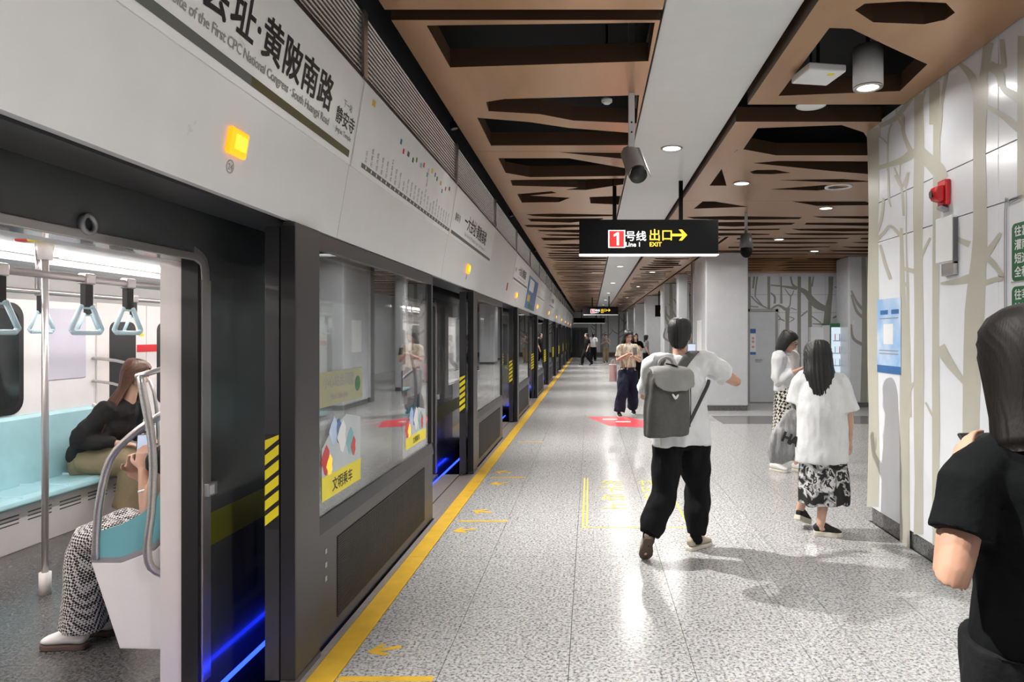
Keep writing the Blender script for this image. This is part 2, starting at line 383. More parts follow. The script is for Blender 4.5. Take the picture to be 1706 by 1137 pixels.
R1 = [cp_poly(p, S2, 1220, 0) for p in ([(45,615),(105,528),(450,515),(540,545),(540,640),(180,640)],
      [(85,672),(190,663),(540,665),(540,720),(350,705)], [(72,707),(100,700),(180,700),(240,712),(160,718),(85,716)],
      [(190,742),(400,737),(530,748),(380,752)], [(155,780),(330,762),(420,770),(300,785)], [(220,815),(540,810),(540,845),(300,848)])]
R1 += [cp_poly([(450,765),(500,695),(520,765)], S2, 1000, 0), cp_poly([(385,860),(430,820),(480,820),(610,852)], S2, 1000, 0)]
R1 = [clampx(ext(h), RX0+.05, 5.0, 5.52, 10.0) for h in R1]
R1m = [h for h in R1 if max(q[1] for q in h) < 8.62]; 
cpanel(RX0, 5.1, 5.49, 8.72, [clampx(h, RX0+.05, 5.0, 5.52, 8.68) for h in R1 if sum(q[1] for q in h)/len(h) < 8.4])
cpanel(RX0, 5.1, 8.725, 11.9, [clampx(h, RX0+.05, 5.0, 8.76, 11.8) for h in R1 if sum(q[1] for q in h)/len(h) >= 8.4]+randholes(RX0+.05, 5.1, 9.75, 11.9, rn, openr=False))
cpanel(5.11, 9.1, 5.49, 8.72, randholes(5.2, 9.1, 5.6, 8.72, rn, openr=False)); cpanel(5.11, 9.1, 8.725, 11.9, randholes(5.2, 9.1, 8.8, 11.9, rn, openr=False))
y = 11.905
while y < 50:
    cpanel(RX0, 2.38, y, y+3.195, randholes(RX0+.05, 2.38, y, y+3.195, rn, openr=False))
    if y < 16: cpanel(2.44, 9.1, y, y+3.195, randholes(2.5, 9.1, y, y+3.195, rn, openr=False))
    else: cpanel(2.44, 6.0, y, y+3.195, randholes(2.5, 6.0, y, y+3.195, rn, openr=False))
    y += 3.2
# white beam between the bronze strips
bm_ = MB(); y = -2.4
tag(MB().plate([(.40,-2.4),(1.14,-2.4),(1.20,51),(.46,51)], [], BEAM_Z, BEAM_Z+.35).build('trim_1', M['white_beam'], bev=.006), 'white painted ceiling beam between the bronze slotted panels', None, None, 'structure')
# right wall: panels with joints
wr = thing('wall_right', (WR+.03, 3, 0), None, None, None, 'structure')
ORG[wr.name] = V((WR+.03, 3, 0))
MB().box(WR+.02, WR+.6, -3, 5.70, .0, 3.32).build('wall_core', M['joint'], wr); MB().box(WR+.02, WR+.6, -3, 5.70, 3.32, 3.95).build('wall_upper', M['void'], wr)
rows = [(.13, 2.327), (2.333, 2.650), (2.656, 3.32)]
cols = [(-3, -.28), (-.275, 1.52), (1.525, 3.918), (3.923, 5.72)]
for z0, z1 in rows:
    for y0, y1 in cols:
        MB().box(WR, WR+.02, y0, y1, z0, z1).build('wall_panel', M['mural_white'], wr, bev=.002)
MB().box(WR, WR+.6, 5.70, 5.72, .13, 3.32).build('wall_panel', M['mural_white'], wr)
tag(MB().box(WR+.012, WR+.6, -3, 5.70, 0, .128).build('baseboard_right', M['granite_dark']), kind='structure')
def wall_r(px, py, d=0):
    x = WR-d; Y = F*x/(px-CX); return V((x, Y, EYE+(CY-py)*Y/F))
class Mural:
    """flat printed tree silhouettes: ribbons of varying width lying on a wall"""
    def __init__(s, fn, nrm): s.fn, s.n, s.mb, s.k = fn, V(nrm), MB(), 0
    def stroke(s, pts, wd, k=1.0):
        ws = wd if isinstance(wd, (list, tuple)) else [wd]*len(pts)
        P = [V((*p, 0)) for p in pts]; Lf, Rt = [], []
        # smooth
        Q, W = [], []
        for i in range(len(P)-1):
            p0, p1, p2, p3 = P[max(i-1,0)], P[i], P[i+1], P[min(i+2,len(P)-1)]
            for t in (0, .25, .5, .75):
                Q.append(.5*((2*p1)+(p2-p0)*t+(2*p0-5*p1+4*p2-p3)*t*t+(3*p1-p0-3*p2+p3)*t**3)); W.append(ws[i]*(1-t)+ws[i+1]*t)
        Q.append(P[-1]); W.append(ws[-1])
        off = .0012+.00003*(s.k % 40); s.k += 1
        vs = []
        for i in range(len(Q)):
            t = (Q[min(i+1,len(Q)-1)]-Q[max(i-1,0)]).normalized(); nn = V((-t.y, t.x, 0))*W[i]*.5
            for a in (Q[i]+nn, Q[i]-nn): vs.append(s.fn(a.x, a.y)+s.n*off)
        s.mb.add(vs, [(2*i, 2*i+1, 2*i+3, 2*i+2) for i in range(len(Q)-1)])
    def many(s, lst, sc, ox, oy):
        for pts, wd in lst: s.stroke([(ox+x*sc, oy+y*sc) for x, y in pts], [q*sc for q in wd] if isinstance(wd, (list, tuple)) else wd*sc)
mu = Mural(wall_r, (-1, 0, 0))
def vtrunk(px, w_, zs=(.14, 3.3), wig=2.0, seed=0):
    r = random.Random(seed); Y = F*WR/(px-CX); pts = []; ws = []
    for i in range(9):
        z = zs[0]+(zs[1]-zs[0])*i/8; pts.append((px+r.uniform(-wig, wig)*.6, CY-(z-EYE)*F/Y)); ws.append(w_*(1+.12*math.sin(i*1.7+seed)))
    mu.stroke(pts, ws)
vtrunk(1455, 18, seed=1); vtrunk(1531, 16, seed=3); vtrunk(1560, 12, seed=4)
mu.many([([(170,-10),(172,420),(180,700),(190,1500)], [8,10,16,30])], .2639, 1465, 300)
mu.stroke([(1502,380),(1504,480),(1506,580),(1507,700),(1508,960)], [5,9,13,16,17])
mu.stroke([(1634,140),(1633,200),(1632,260),(1633,400),(1624,520),(1618,700),(1618,1000)], [26,22,21,24,33,28,26])
mu.stroke([(1704,60),(1705,160),(1706,330)], [16,20,22]); mu.many([([(95,570),(190,525),(240,470),(300,390)], [24,34,30,30]), ([(240,560),(215,520),(200,460)], [20,16,10])], .2639, 1440, 60)
mu.many([([(65,840),(150,815),(240,785),(310,735)], [28,30,45,60]), ([(325,700),(400,780),(470,850),(510,900)], [60,85,95,50]),
    ([(190,520),(240,500),(250,620),(300,740)], [16,24,24,36]), ([(150,850),(150,680),(160,590),(178,555)], [16,12,12,14]),
    ([(152,685),(105,640),(65,632)], [10,10,16]), ([(100,640),(100,570)], 8), ([(152,830),(155,1010),(170,1080)], [12,14,10]), ([(190,830),(235,950),(250,1137)], [10,16,16]),
    ([(285,860),(262,960)], [8,16]), ([(230,780),(225,900)], 8), ([(425,560),(428,290)], [28,34]), ([(455,700),(480,560),(490,430),(522,230)], [30,22,18,26]),
    ([(388,340),(360,430),(338,490)], [10,18,14]), ([(600,170),(680,260),(725,400)], [20,50,60]), ([(785,40),(765,190),(730,400)], [70,50,60]),
    ([(765,190),(850,230),(880,330),(970,390),(1010,420)], [40,60,40,60,60]), ([(870,20),(885,200)], [30,36]), ([(775,445),(870,500),(1000,600)], [20,36,60]),
    ([(800,170),(850,195),(890,190)], [20,30,30])], .2639, 1440, 60)
mu.many([([(350,770),(400,850),(470,940)], [50,36,14]), ([(290,1010),(335,1095)], 9), ([(200,1010),(238,925)], [14,12]), ([(60,330),(110,280),(140,250),(190,300)], [20,14,12,16]),
    ([(185,430),(240,445)], [14,22]), ([(355,498),(420,490),(480,475)], [10,24,40]), ([(530,400),(575,340),(615,280)], [40,26,14]), ([(530,500),(590,480),(620,470),(590,420),(550,380)], [24,20,22,22,26]),
    ([(262,400),(310,300)], [16,8]), ([(95,330),(115,410),(140,480)], [10,14,14]), ([(75,300),(100,220),(110,130)], [10,12,10]), ([(160,30),(190,80),(215,20)], [10,14,8]),
    ([(360,230),(420,300),(480,330)], [14,20,30]), ([(215,490),(190,520)], 14)], .387, 1430, 280)
tag(mu.mb.build('tree_print', M['mural_tree'], wr), kind='stuff')
# back wall of the concourse with its own mural, door, bulkhead
BY = 15.84
wb = thing('wall_back', (4, BY, 0), None, None, None, 'structure')
MB().box(2.4, 9.2, BY+.02, BY+.3, 0, 3.95).build('wall_core', M['joint'], wb)
zr = [(.12, 1.15), (1.155, 2.1), (2.105, 2.52), (2.525, 3.02)]
xc = [2.4, 3.62, 4.42, 5.5, 6.6, 7.8, 9.2]
for z0, z1 in zr:
    for x0, x1 in zip(xc, xc[1:]):
        MB().box(x0+.002, x1-.002, BY, BY+.02, z0, z1).build('wall_panel', M['mural_white'], wb)
MB().box(2.4, 9.2, BY-.25, BY+.02, 3.02, 3.29).build('bulkhead', M['bronze'], wb)
for i in range(4):
    for j in range(4): MB().prism([(2.5+1.7*j+.2*(i % 2), BY-.2505, 3.05+.06*i), (3.9+1.7*j, BY-.2505, 3.06+.06*i), (4.0+1.7*j+.1*i, BY-.2505, 3.075+.06*i), (2.9+1.7*j, BY-.2505, 3.085+.06*i)], (0, -.004, 0)).build('bulkhead_slot', M['bronze_side'], wb)
tag(MB().box(2.4, 9.2, BY-.015, BY, 0, .12).build('baseboard_back', M['granite_dark']), kind='structure')
def wall_b(px, py): return V(((px-CX)*BY/F, BY, EYE+(CY-py)*BY/F))
mb2 = Mural(wall_b, (0, -1, 0))
mb2.many([([(130,150),(130,540)], [30,34]), ([(360,150),(362,600),(365,1640)], [34,32,36]), ([(585,520),(580,700),(580,1640)], [60,44,44]), ([(722,150),(720,600),(722,1640)], [40,42,46]),
    ([(845,150),(848,600),(846,1640)], [30,46,48]), ([(1095,150),(1090,350),(1060,560),(1040,900),(1040,1640)], [60,50,80,90,80]), ([(1310,150),(1300,400),(1315,700)], [60,40,60]),
    ([(190,150),(175,290)], 22), ([(225,150),(205,300),(200,390)], 18), ([(150,380),(240,470),(345,525)], [14,20,14]), ([(200,390),(290,500)], [12,20]), ([(130,500),(240,510)], 12),
    ([(380,250),(520,265),(690,290)], [14,18,40]), ([(505,150),(508,300),(510,470)], [14,20,30]), ([(620,150),(640,240),(700,290)], [20,24,40]), ([(720,300),(800,340),(920,480),(1060,540)], [50,60,90,60]),
    ([(550,290),(620,380),(660,310)], [8,16,8]), ([(620,380),(610,490),(570,540)], [14,16,30]), ([(380,540),(470,490),(560,540)], [16,24,40]), ([(380,340),(430,390),(430,470)], [12,26,30]),
    ([(390,700),(490,655),(550,680)], [12,18,12]), ([(430,550),(500,650)], [10,18]), ([(600,690),(660,650),(600,625)], [8,14,8]), ([(620,520),(690,545)], 10), ([(740,620),(820,555)], 16),
    ([(890,150),(870,270)], [14,22]), ([(870,620),(980,700)], 14), ([(880,710),(1000,712),(1060,690)], [10,18,20]), ([(1120,640),(1200,600),(1280,555)], [20,24,18]), ([(1140,270),(1220,310),(1280,350)], [10,16,16]),
    ([(1180,170),(1220,240),(1290,270)], [30,24,20])], .1408, 1230, 440)
tag(mb2.mb.build('tree_print', M['mural_tree_far'], wb), kind='stuff')
dr = thing('door_1', (4.02, BY, 0), None, None, None, 'structure')
MB().box(3.72, 4.32, BY-.045, BY-.004, .01, 2.12).build('door_panel', M['col_white'], dr, bev=.004)
f_ = MB(); f_.box(3.66, 3.72, BY-.06, BY-.002, 0, 2.18); f_.box(4.32, 4.38, BY-.06, BY-.002, 0, 2.18); f_.box(3.66, 4.38, BY-.06, BY-.002, 2.12, 2.18); f_.build('door_frame', M['greymetal'], dr)
h_ = MB(); h_.cyl((3.86,BY-.045,1.0),(3.86,BY-.09,1.0),.012); h_.cyl((3.86,BY-.09,1.0),(4.0,BY-.09,1.0),.010); h_.build('door_handle', M['chrome'], dr, True)
for z0, z1, k in ((1.62, 1.72, 'poster_navy'), (1.18, 1.60, 'white'), (1.12, 1.18, 'poster_navy')):
    MB().box(3.73, 3.86, BY-.048, BY-.0455, z0, z1).build('door_notice', M[k], dr)
for z in (1.30, 1.42, 1.5): MB().ring((3.795, BY-.0485, z), .025, (0,-1,0), 14, .012, .001).build('notice_mark', M['red'], dr)
# right end wall of the concourse, end wall of the platform, wall behind the viewer
def plain(nm, x0, x1, y0, y1):
    o = MB().box(x0, x1, y0, y1, 0, 3.31).build(nm, M['mural_white']); tag(o, kind='structure'); MB().box(x0, x1, y0, y1, 3.31, 3.95).build('wall_upper', M['void'], o)
plain('wall_concourse', 9.2, 9.4, 5.7, 16)
plain('wall_front', WR+.6, 9.2, 5.55, 5.70)
plain('wall_side', 6.0, 6.2, 16.14, 52)
plain('wall_rear', -1.33, 9.4, -3.2, -3)
we = thing('wall_far', (2, 50.5, 0), None, None, None, 'structure')
MB().box(-1.4, 6.2, 50.52, 50.7, 0, 3.95).build('wall_core', M['joint'], we)
for x0, x1 in ((-1.4, -.2), (-.19, 1.2), (1.21, 2.6), (2.61, 4.2), (4.21, 6.1)):
    MB().box(x0, x1, 50.5, 50.52, .3, 3.3).build('wall_panel', M['mural_white'], we)
MB().box(-1.4, 6.1, 50.48, 50.52, 0, .3).build('wall_plinth', M['granite_dark'], we)
def tree_wall(fn, nrm, x0, x1, z0, z1, n, seed, wmin=.08, wmax=.2):
    """random trees in wall metres"""
    mm = Mural(fn, nrm); r = random.Random(seed)
    for i in range(n):
        x = x0+(x1-x0)*(i+.5+r.uniform(-.3,.3))/n; w_ = r.uniform(wmin, wmax)
        mm.stroke([(x, z0), (x+r.uniform(-.03,.03), z0+(z1-z0)*.5), (x+r.uniform(-.06,.06), z1)], [w_, w_*.85, w_*.6])
        for k in range(3):
            zz = z0+(z1-z0)*r.uniform(.35, .8); d = r.choice((-1, 1))*r.uniform(.25, .6)
            mm.stroke([(x, zz), (x+d*.5, zz+.15), (min(max(x+d, x0), x1), min(z1, zz+r.uniform(.3,.7)))], [w_*.5, w_*.4, w_*.2])
    return mm.mb
tag(tree_wall(lambda a, b: V((a, 50.5, b)), (0,-1,0), .1, 3.4, .3, 3.2, 6, 5).build('tree_print', M['mural_tree_far'], we), kind='stuff')
# columns along the platform
def column(x0, x1, y0, y1, label, mural=False):
    c = thing('column', ((x0+x1)/2, y0, 0), label, None, None, 'structure')
    m = MB(); m.box(x0, x1, y0, y1, .1, CEIL_Z-.002); m.build('column_shaft', M['col_white'], c, bev=.03)
    MB().box(x0+.015, x1-.015, y0+.015, y1-.015, 0, .1).build('column_plinth', M['granite_dark'], c)
    if mural: tag(tree_wall(lambda a, b: V((a, y0, b)), (0,-1,0), x0+.06, x1-.06, .12, 3.28, 2, 11, .1, .2).build('tree_print', M['mural_tree_far'], c), kind='stuff')
    return c
c1 = column(2.40, 3.29, 14.1, 15.7, 'wide light grey column just behind the backpack man')
nt_ = MB(); nt_.box(2.397, 2.399, 14.6, 15.2, 1.2, 1.9); nt_.build('column_notice', M['white'], c1)
column(2.45, 3.3, 22.5, 23.6, 'column printed with trees beyond the wide grey column', True)
column(2.45, 2.75, 19.0, 19.3, 'slim bright column between the wide and the tree printed columns')
column(2.45, 3.3, 29.5, 30.6, 'third column, fourth nearest along the platform edge of the concourse')
column(2.45, 3.3, 36.9, 38.0, 'pale column standing above the woman reading her phone')
column(2.45, 3.3, 44, 45, 'farthest pale column near the end of the platform')
pc = column(5.62, 6.9, 14.75, 15.5, 'broad tree printed pier right of the green vending machine', True)
# ================================================================== PLATFORM SCREEN DOORS
ORD = ['nearest', 'second', 'third', 'fourth', 'fifth', 'sixth', 'seventh', 'eighth', 'ninth', 'tenth', 'eleventh']
PER = 4.63
def slant(y, z, d=0): return V((HX(z)+d, y, z))
SU = V((0, 1, 0)); SV = V((.17, 0, 1)).normalized(); SN = V((1, 0, -.17)).normalized()
hd = thing('screen_door_header', (-1.3, 1, 2.085), 'long slanted white header with line map signs above the platform doors', 'header')
m = MB(); m.prism([(-1.40,-2.9,2.085),(-1.22,-2.9,2.93),(-1.22,-2.9,3.6),(-1.62,-2.9,3.6),(-1.62,-2.9,2.085)], (0,53,0)); m.build('header_box', M['psd'], hd)
def sub_letters(parent, mats, fn):
    mb = MB(); fn(mb); return mb.build('lettering', M[mats], parent)
NAME, NEXT = '一大会址·黄陂南路', '静安寺'
for i in range(-2, 19):
    y0, y1 = 3.59+2.5*i, 3.59+2.5*i+2.495
    m = MB(); m.prism([(HX(2.085),y0,2.085),(HX(2.93),y0,2.93),(HX(2.93)-.03,y0,2.93),(HX(2.085)-.03,y0,2.085)], (0,y1-y0,0))
    p = m.build('header_panel', M['header'], hd)
    kind = {-1: 'name', 0: 'map', 1: 'small', 3: 'small', 4: 'ad', 5: 'map', 7: 'small'}.get(i)
    if kind in ('name', 'map', 'small'):
        m = MB(); m.prism([slant(y0+.01,2.47,.001), slant(y0+.01,2.915,.001), slant(y0+.01,2.915,.006), slant(y0+.01,2.47,.006)], (0,y1-y0-.02,0)); m.build('sign_face', M['sign_white'], p)
    D = .0075
    if kind == 'name':
        sub_letters(p, 'textblack', lambda mb: letters(mb, NAME, .170, slant(3.235,2.645,D), SU, SV, .003, 'RIGHT', 1.04))
        sub_letters(p, 'textgrey', lambda mb: letters(mb, 'Site of the First CPC National Congress · South Huangpi Road', .052, slant(3.24,2.572,D), SU, SV, .0008, 'RIGHT', .93))
        for s_, z_, a_, b_ in ((NEXT, .085, 2.625, .001), ('下一站', .04, 2.715, 0), ("Jing'an Temple", .036, 2.578, 0)): sub_letters(p, 'textblack', lambda mb: letters(mb, s_, z_, slant(3.43,a_,D), SU, SV, b_, 'CENTER'))
        MB().prism([slant(y0+.02,2.50,D), slant(y0+.02,2.535,D), slant(y0+.02,2.535,D+.001), slant(y0+.02,2.50,D+.001)], (0,2.52-y0-.02,0)).build('sign_band', M['band_grey'], p)
        MB().prism([slant(2.52,2.50,D), slant(2.52,2.535,D), slant(2.52,2.535,D+.001), slant(2.52,2.50,D+.001)], (0,1.02,0)).build('sign_band', M['band_olive'], p)
    if kind == 'map':
        MB().prism([slant(y0+.15,2.498,D), slant(y0+.15,2.523,D), slant(y0+.15,2.523,D+.001), slant(y0+.15,2.498,D+.001)], (0,2.32,0)).build('sign_band', M['band_grey'], p)
        cols_ = ['yellow','poster_navy','red','darkgrey','greenbox','olive','poster_blue','red','tealdark','hazard_y','poster_navy','greenbox']
        r = random.Random(i)
        stn = ['封浜','乐秀路','临洮路','嘉怡路','定边路','真新新村','真光路','铜川路','真如','中宁路','曹杨路','武宁路','武定路','静安寺','一大会址·黄陂南路','大世界','豫园','陆家嘴','浦东南路','源深路','昌邑路','歇浦路','龙居路','云山路']
        tm = MB(); dots = MB()
        for q, s_ in enumerate(stn):
            yy = y0+.22+q*.094
            tm = MB(); letters(tm, s_, .036, slant(yy,2.535,D), (SV*.97+SU*-.1).normalized(), (-SU*.97-SV*.1).normalized(), 0); tm.build('lettering', M['textgrey'], p)
            MB().obox(slant(yy, 2.5105, D+.001), SU*.008, SV*.008, SN*.0008).build('station_dot', M['white'], p)
        for q in range(16):
            yy = y0+.18+ (0 if q == 0 else .45+q*.105+r.uniform(-.03,.03)); hh = 2.86 if q == 0 else 2.80+r.uniform(-.05,.03)
            MB().obox(slant(yy, hh, D), SU*(.014+.008*(q % 3 == 0)), SV*.016, SN*.0008).build('line_mark', M[cols_[q % 12]], p)
    if kind == 'small':
        sub_letters(p, 'textblack', lambda mb: letters(mb, NAME, .165, slant(y0+1.25,2.64,D), SU, SV, .002, 'CENTER', 1.0)); sub_letters(p, 'textblack', lambda mb: letters(mb, NEXT, .08, slant(y0+.25,2.64,D), SU, SV, 0, 'CENTER'))
        sub_letters(p, 'textgrey', lambda mb: letters(mb, 'Site of the First CPC National Congress · South Huangpi Road', .05, slant(y0+1.3,2.565,D), SU, SV, 0, 'CENTER'))
        MB().prism([slant(y0+.06,2.50,D), slant(y0+.06,2.53,D), slant(y0+.06,2.53,D+.001), slant(y0+.06,2.50,D+.001)], (0,2.36,0)).build('sign_band', M['band_grey'], p)
    if kind == 'ad':
        MB().obox(slant(y0+1.25, 2.46, .004), SU*1.1, SV*.33, SN*.003).build('advert_print', M['poster_navy'], p)
        MB().obox(slant(y0+.9, 2.62, .0085), SU*.5, SV*.12, SN*.001).build('advert_print', M['white'], p)
        MB().obox(slant(y0+1.3, 2.20, .0085), SU*.5, SV*.05, SN*.001).build('advert_print', M['greenbox'], p)
        MB().obox(slant(y0+.6, 2.35, .0085), SU*.3, SV*.07, SN*.001).build('advert_print', M['yellow'], p)
# shiny louvre band above the header
lv = MB()
for i in range(-2, 19):
    y0 = 3.60+2.5*i
    for k in range(13):
        z = 2.945+k*.026
        m = MB(); m.prism([(-1.215,y0+.035,z),(-1.196,y0+.035,z+.010),(-1.196,y0+.035,z+.014),(-1.215,y0+.035,z+.018)], (0,2.43,0))
        if i < 8: m.build('louvre_slat', M['louvre'], hd)
        else: lv.v, lv.f = lv.add(m.v, m.f).v, lv.f
    MB().box(-1.21,-1.188,y0-.03,y0+.03,2.935,3.29).build('louvre_bar', M['chrome'], hd)
tag(lv.build('louvre_slat', M['louvre'], hd), kind='stuff')
MB().box(-1.215,-1.195,-2.9,50,2.925,2.94).build('header_cap', M['black'], hd)
for i in range(10):                                   # amber door lamps with their door number roundel
    y = 2.50+4.75*i
    m = MB(); m.obox(slant(y,2.278,.008), SU*.062, SV*.05, SN*.011); a = m.build('door_lamp', M['amber'], hd, bev=.012)
    MB().obox(slant(y+.004,2.278,.0195), SU*.036, SV*.026, SN*.004).build('lamp_core', M['amber_core'], a, bev=.004)
    m = MB(); m.ring(slant(y-.01,2.19,.0005), .026, SN, 20, .021, .001); letters(m, str(24-i), .032, slant(y-.01,2.178,.0015), SU, SV, .0005, 'CENTER'); m.build('door_number', M['textgrey'], hd)
MB().obox(slant(10.6,2.33,.004), SU*.04, SV*.06, SN*.004).build('call_label', M['red'], hd)
# one screen-door module: post, fixed panel, sliding leaf, threshold
def post(k):
    y = 3.03+PER*k
    t = thing('screen_door_post', (-1.35, y+.14, 0), '%s charcoal post of the platform screen doors' % ORD[k], 'post', 'screen door posts')
    MB().box(-1.375,-1.318,y,y+.28,.002,2.080).build('post_column', M['psd_post'], t, bev=.006)
    MB().box(-1.38,-1.316,y-.004,y+.012,.002,2.06).build('post_edge', M['black'], t)
    MB().box(-1.38,-1.314,y-.01,y+.281,.0,.03).build('post_foot', M['psd'], t)
def panel(k):
    y0, y1 = 3.312+PER*k, 5.80+PER*k
    t = thing('screen_door_panel', (-1.36, (y0+y1)/2, 0), '%s fixed glass panel with dark grille base of the platform screen doors' % ORD[k], 'glass panel', 'fixed screen door panels')
    MB().box(-1.385,-1.345,y0,y1,.004,.555).build('lower_panel', M['psd'], t, bev=.005)
    m = MB(); m.prism([(-1.39,y0,.556),(-1.338,y0,.556),(-1.338,y0,.575),(-1.352,y0,.65),(-1.39,y0,.65)], (0,y1-y0,0)); m.build('glazing_rail', M['psd'], t)
    f = MB(); f.box(-1.39,-1.345,y0,y0+.045,.651,2.080); f.box(-1.39,-1.345,y1-.045,y1,.651,2.080); f.box(-1.39,-1.345,y0+.045,y1-.045,2.0,2.080); f.build('panel_frame', M['psd'], t, bev=.003)
    MB().box(-1.372,-1.362,y0+.046,y1-.046,.651,1.999).build('glass_pane', M['psdglass'], t)
    MB().box(-1.346,-1.3445,y0+.30,y1-.30,.07,.50).build('grille_back', M['black'], t)
    g = MB()
    for j in range(34):
        z = .074+j*.0125; g.box(-1.3445,-1.341,y0+.30,y1-.30,z,z+.006)
    for j in range(110):
        yy = y0+.30+j*(y1-y0-.6)/109; g.box(-1.3445,-1.3412,yy-.002,yy+.002,.07,.50)
    tag(g.build('grille_mesh', M['grille'], t), kind='stuff')
    for z in (.33, .40, .47): MB().box(-1.3452,-1.343,y0+.13,y0+.155,z-.013,z+.013).build('inspection_square', M['greymetal'], t, bev=.002)
    return t, y0, y1
def leaf(k, ye):
    t = thing('sliding_door', (-1.415, ye+1, .01), '%s sliding glass door leaf with hazard tape on its edge' % ORD[k], 'door', 'sliding screen door leaves')
    f = MB(); f.box(-1.458,-1.392,ye,ye+.06,.02,2.06); f.box(-1.458,-1.392,ye+1.94,ye+2.0,.02,2.06); f.box(-1.458,-1.392,ye+.06,ye+1.94,.02,.12); f.box(-1.458,-1.392,ye+.06,ye+1.94,1.98,2.06); f.build('leaf_frame', M['psd'], t, bev=.003)
    MB().box(-1.435,-1.425,ye+.061,ye+1.939,.121,1.979).build('leaf_glass', M['psdglass'], t)
    tp = MB().box(-1.4575,-1.3925,ye-.002,ye-.0003,.70,1.125).build('hazard_tape', M['black'], t)
    for j in range(6):
        z = .715+j*.068
        MB().prism([(-1.456,ye-.0034,z),(-1.394,ye-.0034,z+.05),(-1.394,ye-.0034,min(z+.094,1.124)),(-1.456,ye-.0034,z+.044)], (0,.0014,0)).build('hazard_stripe', M['hazard_y'], tp)
def threshold(k):
    y0, y1 = 1.17+PER*k, 3.02+PER*k
    if k: y0 = 5.81+PER*(k-1)
    t = thing('door_threshold', (-1.5, (y0+y1)/2, 0), '%s worn steel threshold with blue light strip in the doorway' % ORD[k], 'threshold', 'door thresholds')
    MB().box(-1.46,-1.332,y0,y1,-.10,.001).build('sill_plate', M['pinkmetal'], t)
    MB().box(-1.475,-1.46,y0,y1,-.10,-.006).build('sill_groove', M['black'], t)
    MB().box(-1.655,-1.475,y0,y1,-.10,.001).build('sill_plate', M['pinkmetal'], t)
    MB().box(-1.667,-1.655,y0,y1+1.0,-.012,.006).build('light_strip', M['blue_led'], t)
for k in range(10): post(k)
PN = [panel(k) for k in range(10)]
for k in range(10): leaf(k, 3.04+PER*k-(.10 if k else 0))
for k in range(10): threshold(k)
# notices stuck on the first two glass panels
def glass_notice(y0, y1, z0, z1, label, k):
    t = thing('glass_notice', (-1.361, (y0+y1)/2, z0), label, 'sticker')
    x = -1.3596; zb = z0+(z1-z0)*.30
    MB().box(x-.0012,x,y0,y1,z0,zb).build('notice_band', M['hazard_y'], t)
    MB().prism([(x-.0016,y0,z0),(x-.0016,y1,z0),(x-.0016,y1,z1-.04),(x-.0016,y0+(y1-y0)*.6,z1),(x-.0016,y0+(y1-y0)*.25,z1-.05),(x-.0016,y0,z1-.14)], (.0004,0,0)).build('notice_sheet', mat('pale_print', (.50,.56,.58), .3) if k == 1 else bpy.data.materials['pale_print'], t)
    r = random.Random(k); 
    for q, (c, s) in enumerate((('red',.07),('poster_navy',.06),('tealdark',.07),('amber',.05),('white',.08),('red',.05),('poster_blue',.07))):
        yy = y0+.05+(y1-y0-.1)*((q*.37) % 1); zz = zb+.04+(z1-zb-.08)*((q*.61+.2) % 1); n = 10
        m = MB(); m.prism([(x-.001,yy+s*math.cos(6.283*i/n)*(.6+.3*(i % 2)),zz+s*math.sin(6.283*i/n)*(.8+.2*(i % 3))) for i in range(n)], (.0006+.0001*q,0,0)); m.build('notice_shape', M[c], t)
    m = MB(); letters(m, '文明乘车', (zb-z0)*.62, (x+.0006, (y0+y1)/2, z0+(zb-z0)*.25), (0,1,0), (0,0,1), .001, 'CENTER'); m.build('lettering', M['textblack'], t)
glass_notice(3.44, 4.02, .72, 1.13, 'colourful cartoon sticker with yellow caption low on the nearest glass panel', 1)
glass_notice(5.0, 5.62, .72, 1.0, 'yellow captioned sticker at the far end of the nearest glass panel', 2)
t = thing('caution_sticker', (-1.361, 3.9, 1.3), 'long pale yellow caution strip across the nearest glass panel', 'sticker')
MB().box(-1.3617,-1.3605,3.37,4.05,1.20,1.38).build('sticker_base', mat('pale_yellow_print', (.34,.34,.20), .3), t)
m = MB(); letters(m, '小心站台间隙', .075, (-1.3600,3.68,1.30), (0,1,0), (0,0,1), .001, 'CENTER'); m.build('lettering', M['textgrey'], t); m = MB(); letters(m, 'Mind the gap', .05, (-1.3600,3.68,1.23), (0,1,0), (0,0,1), .0005, 'CENTER'); m.build('lettering', M['textgrey'], t)
m = MB(); m.cyl((-1.3604,3.97,1.29),(-1.3598,3.97,1.29),.045,16); m.build('sticker_dot', M['greenbox'], t)
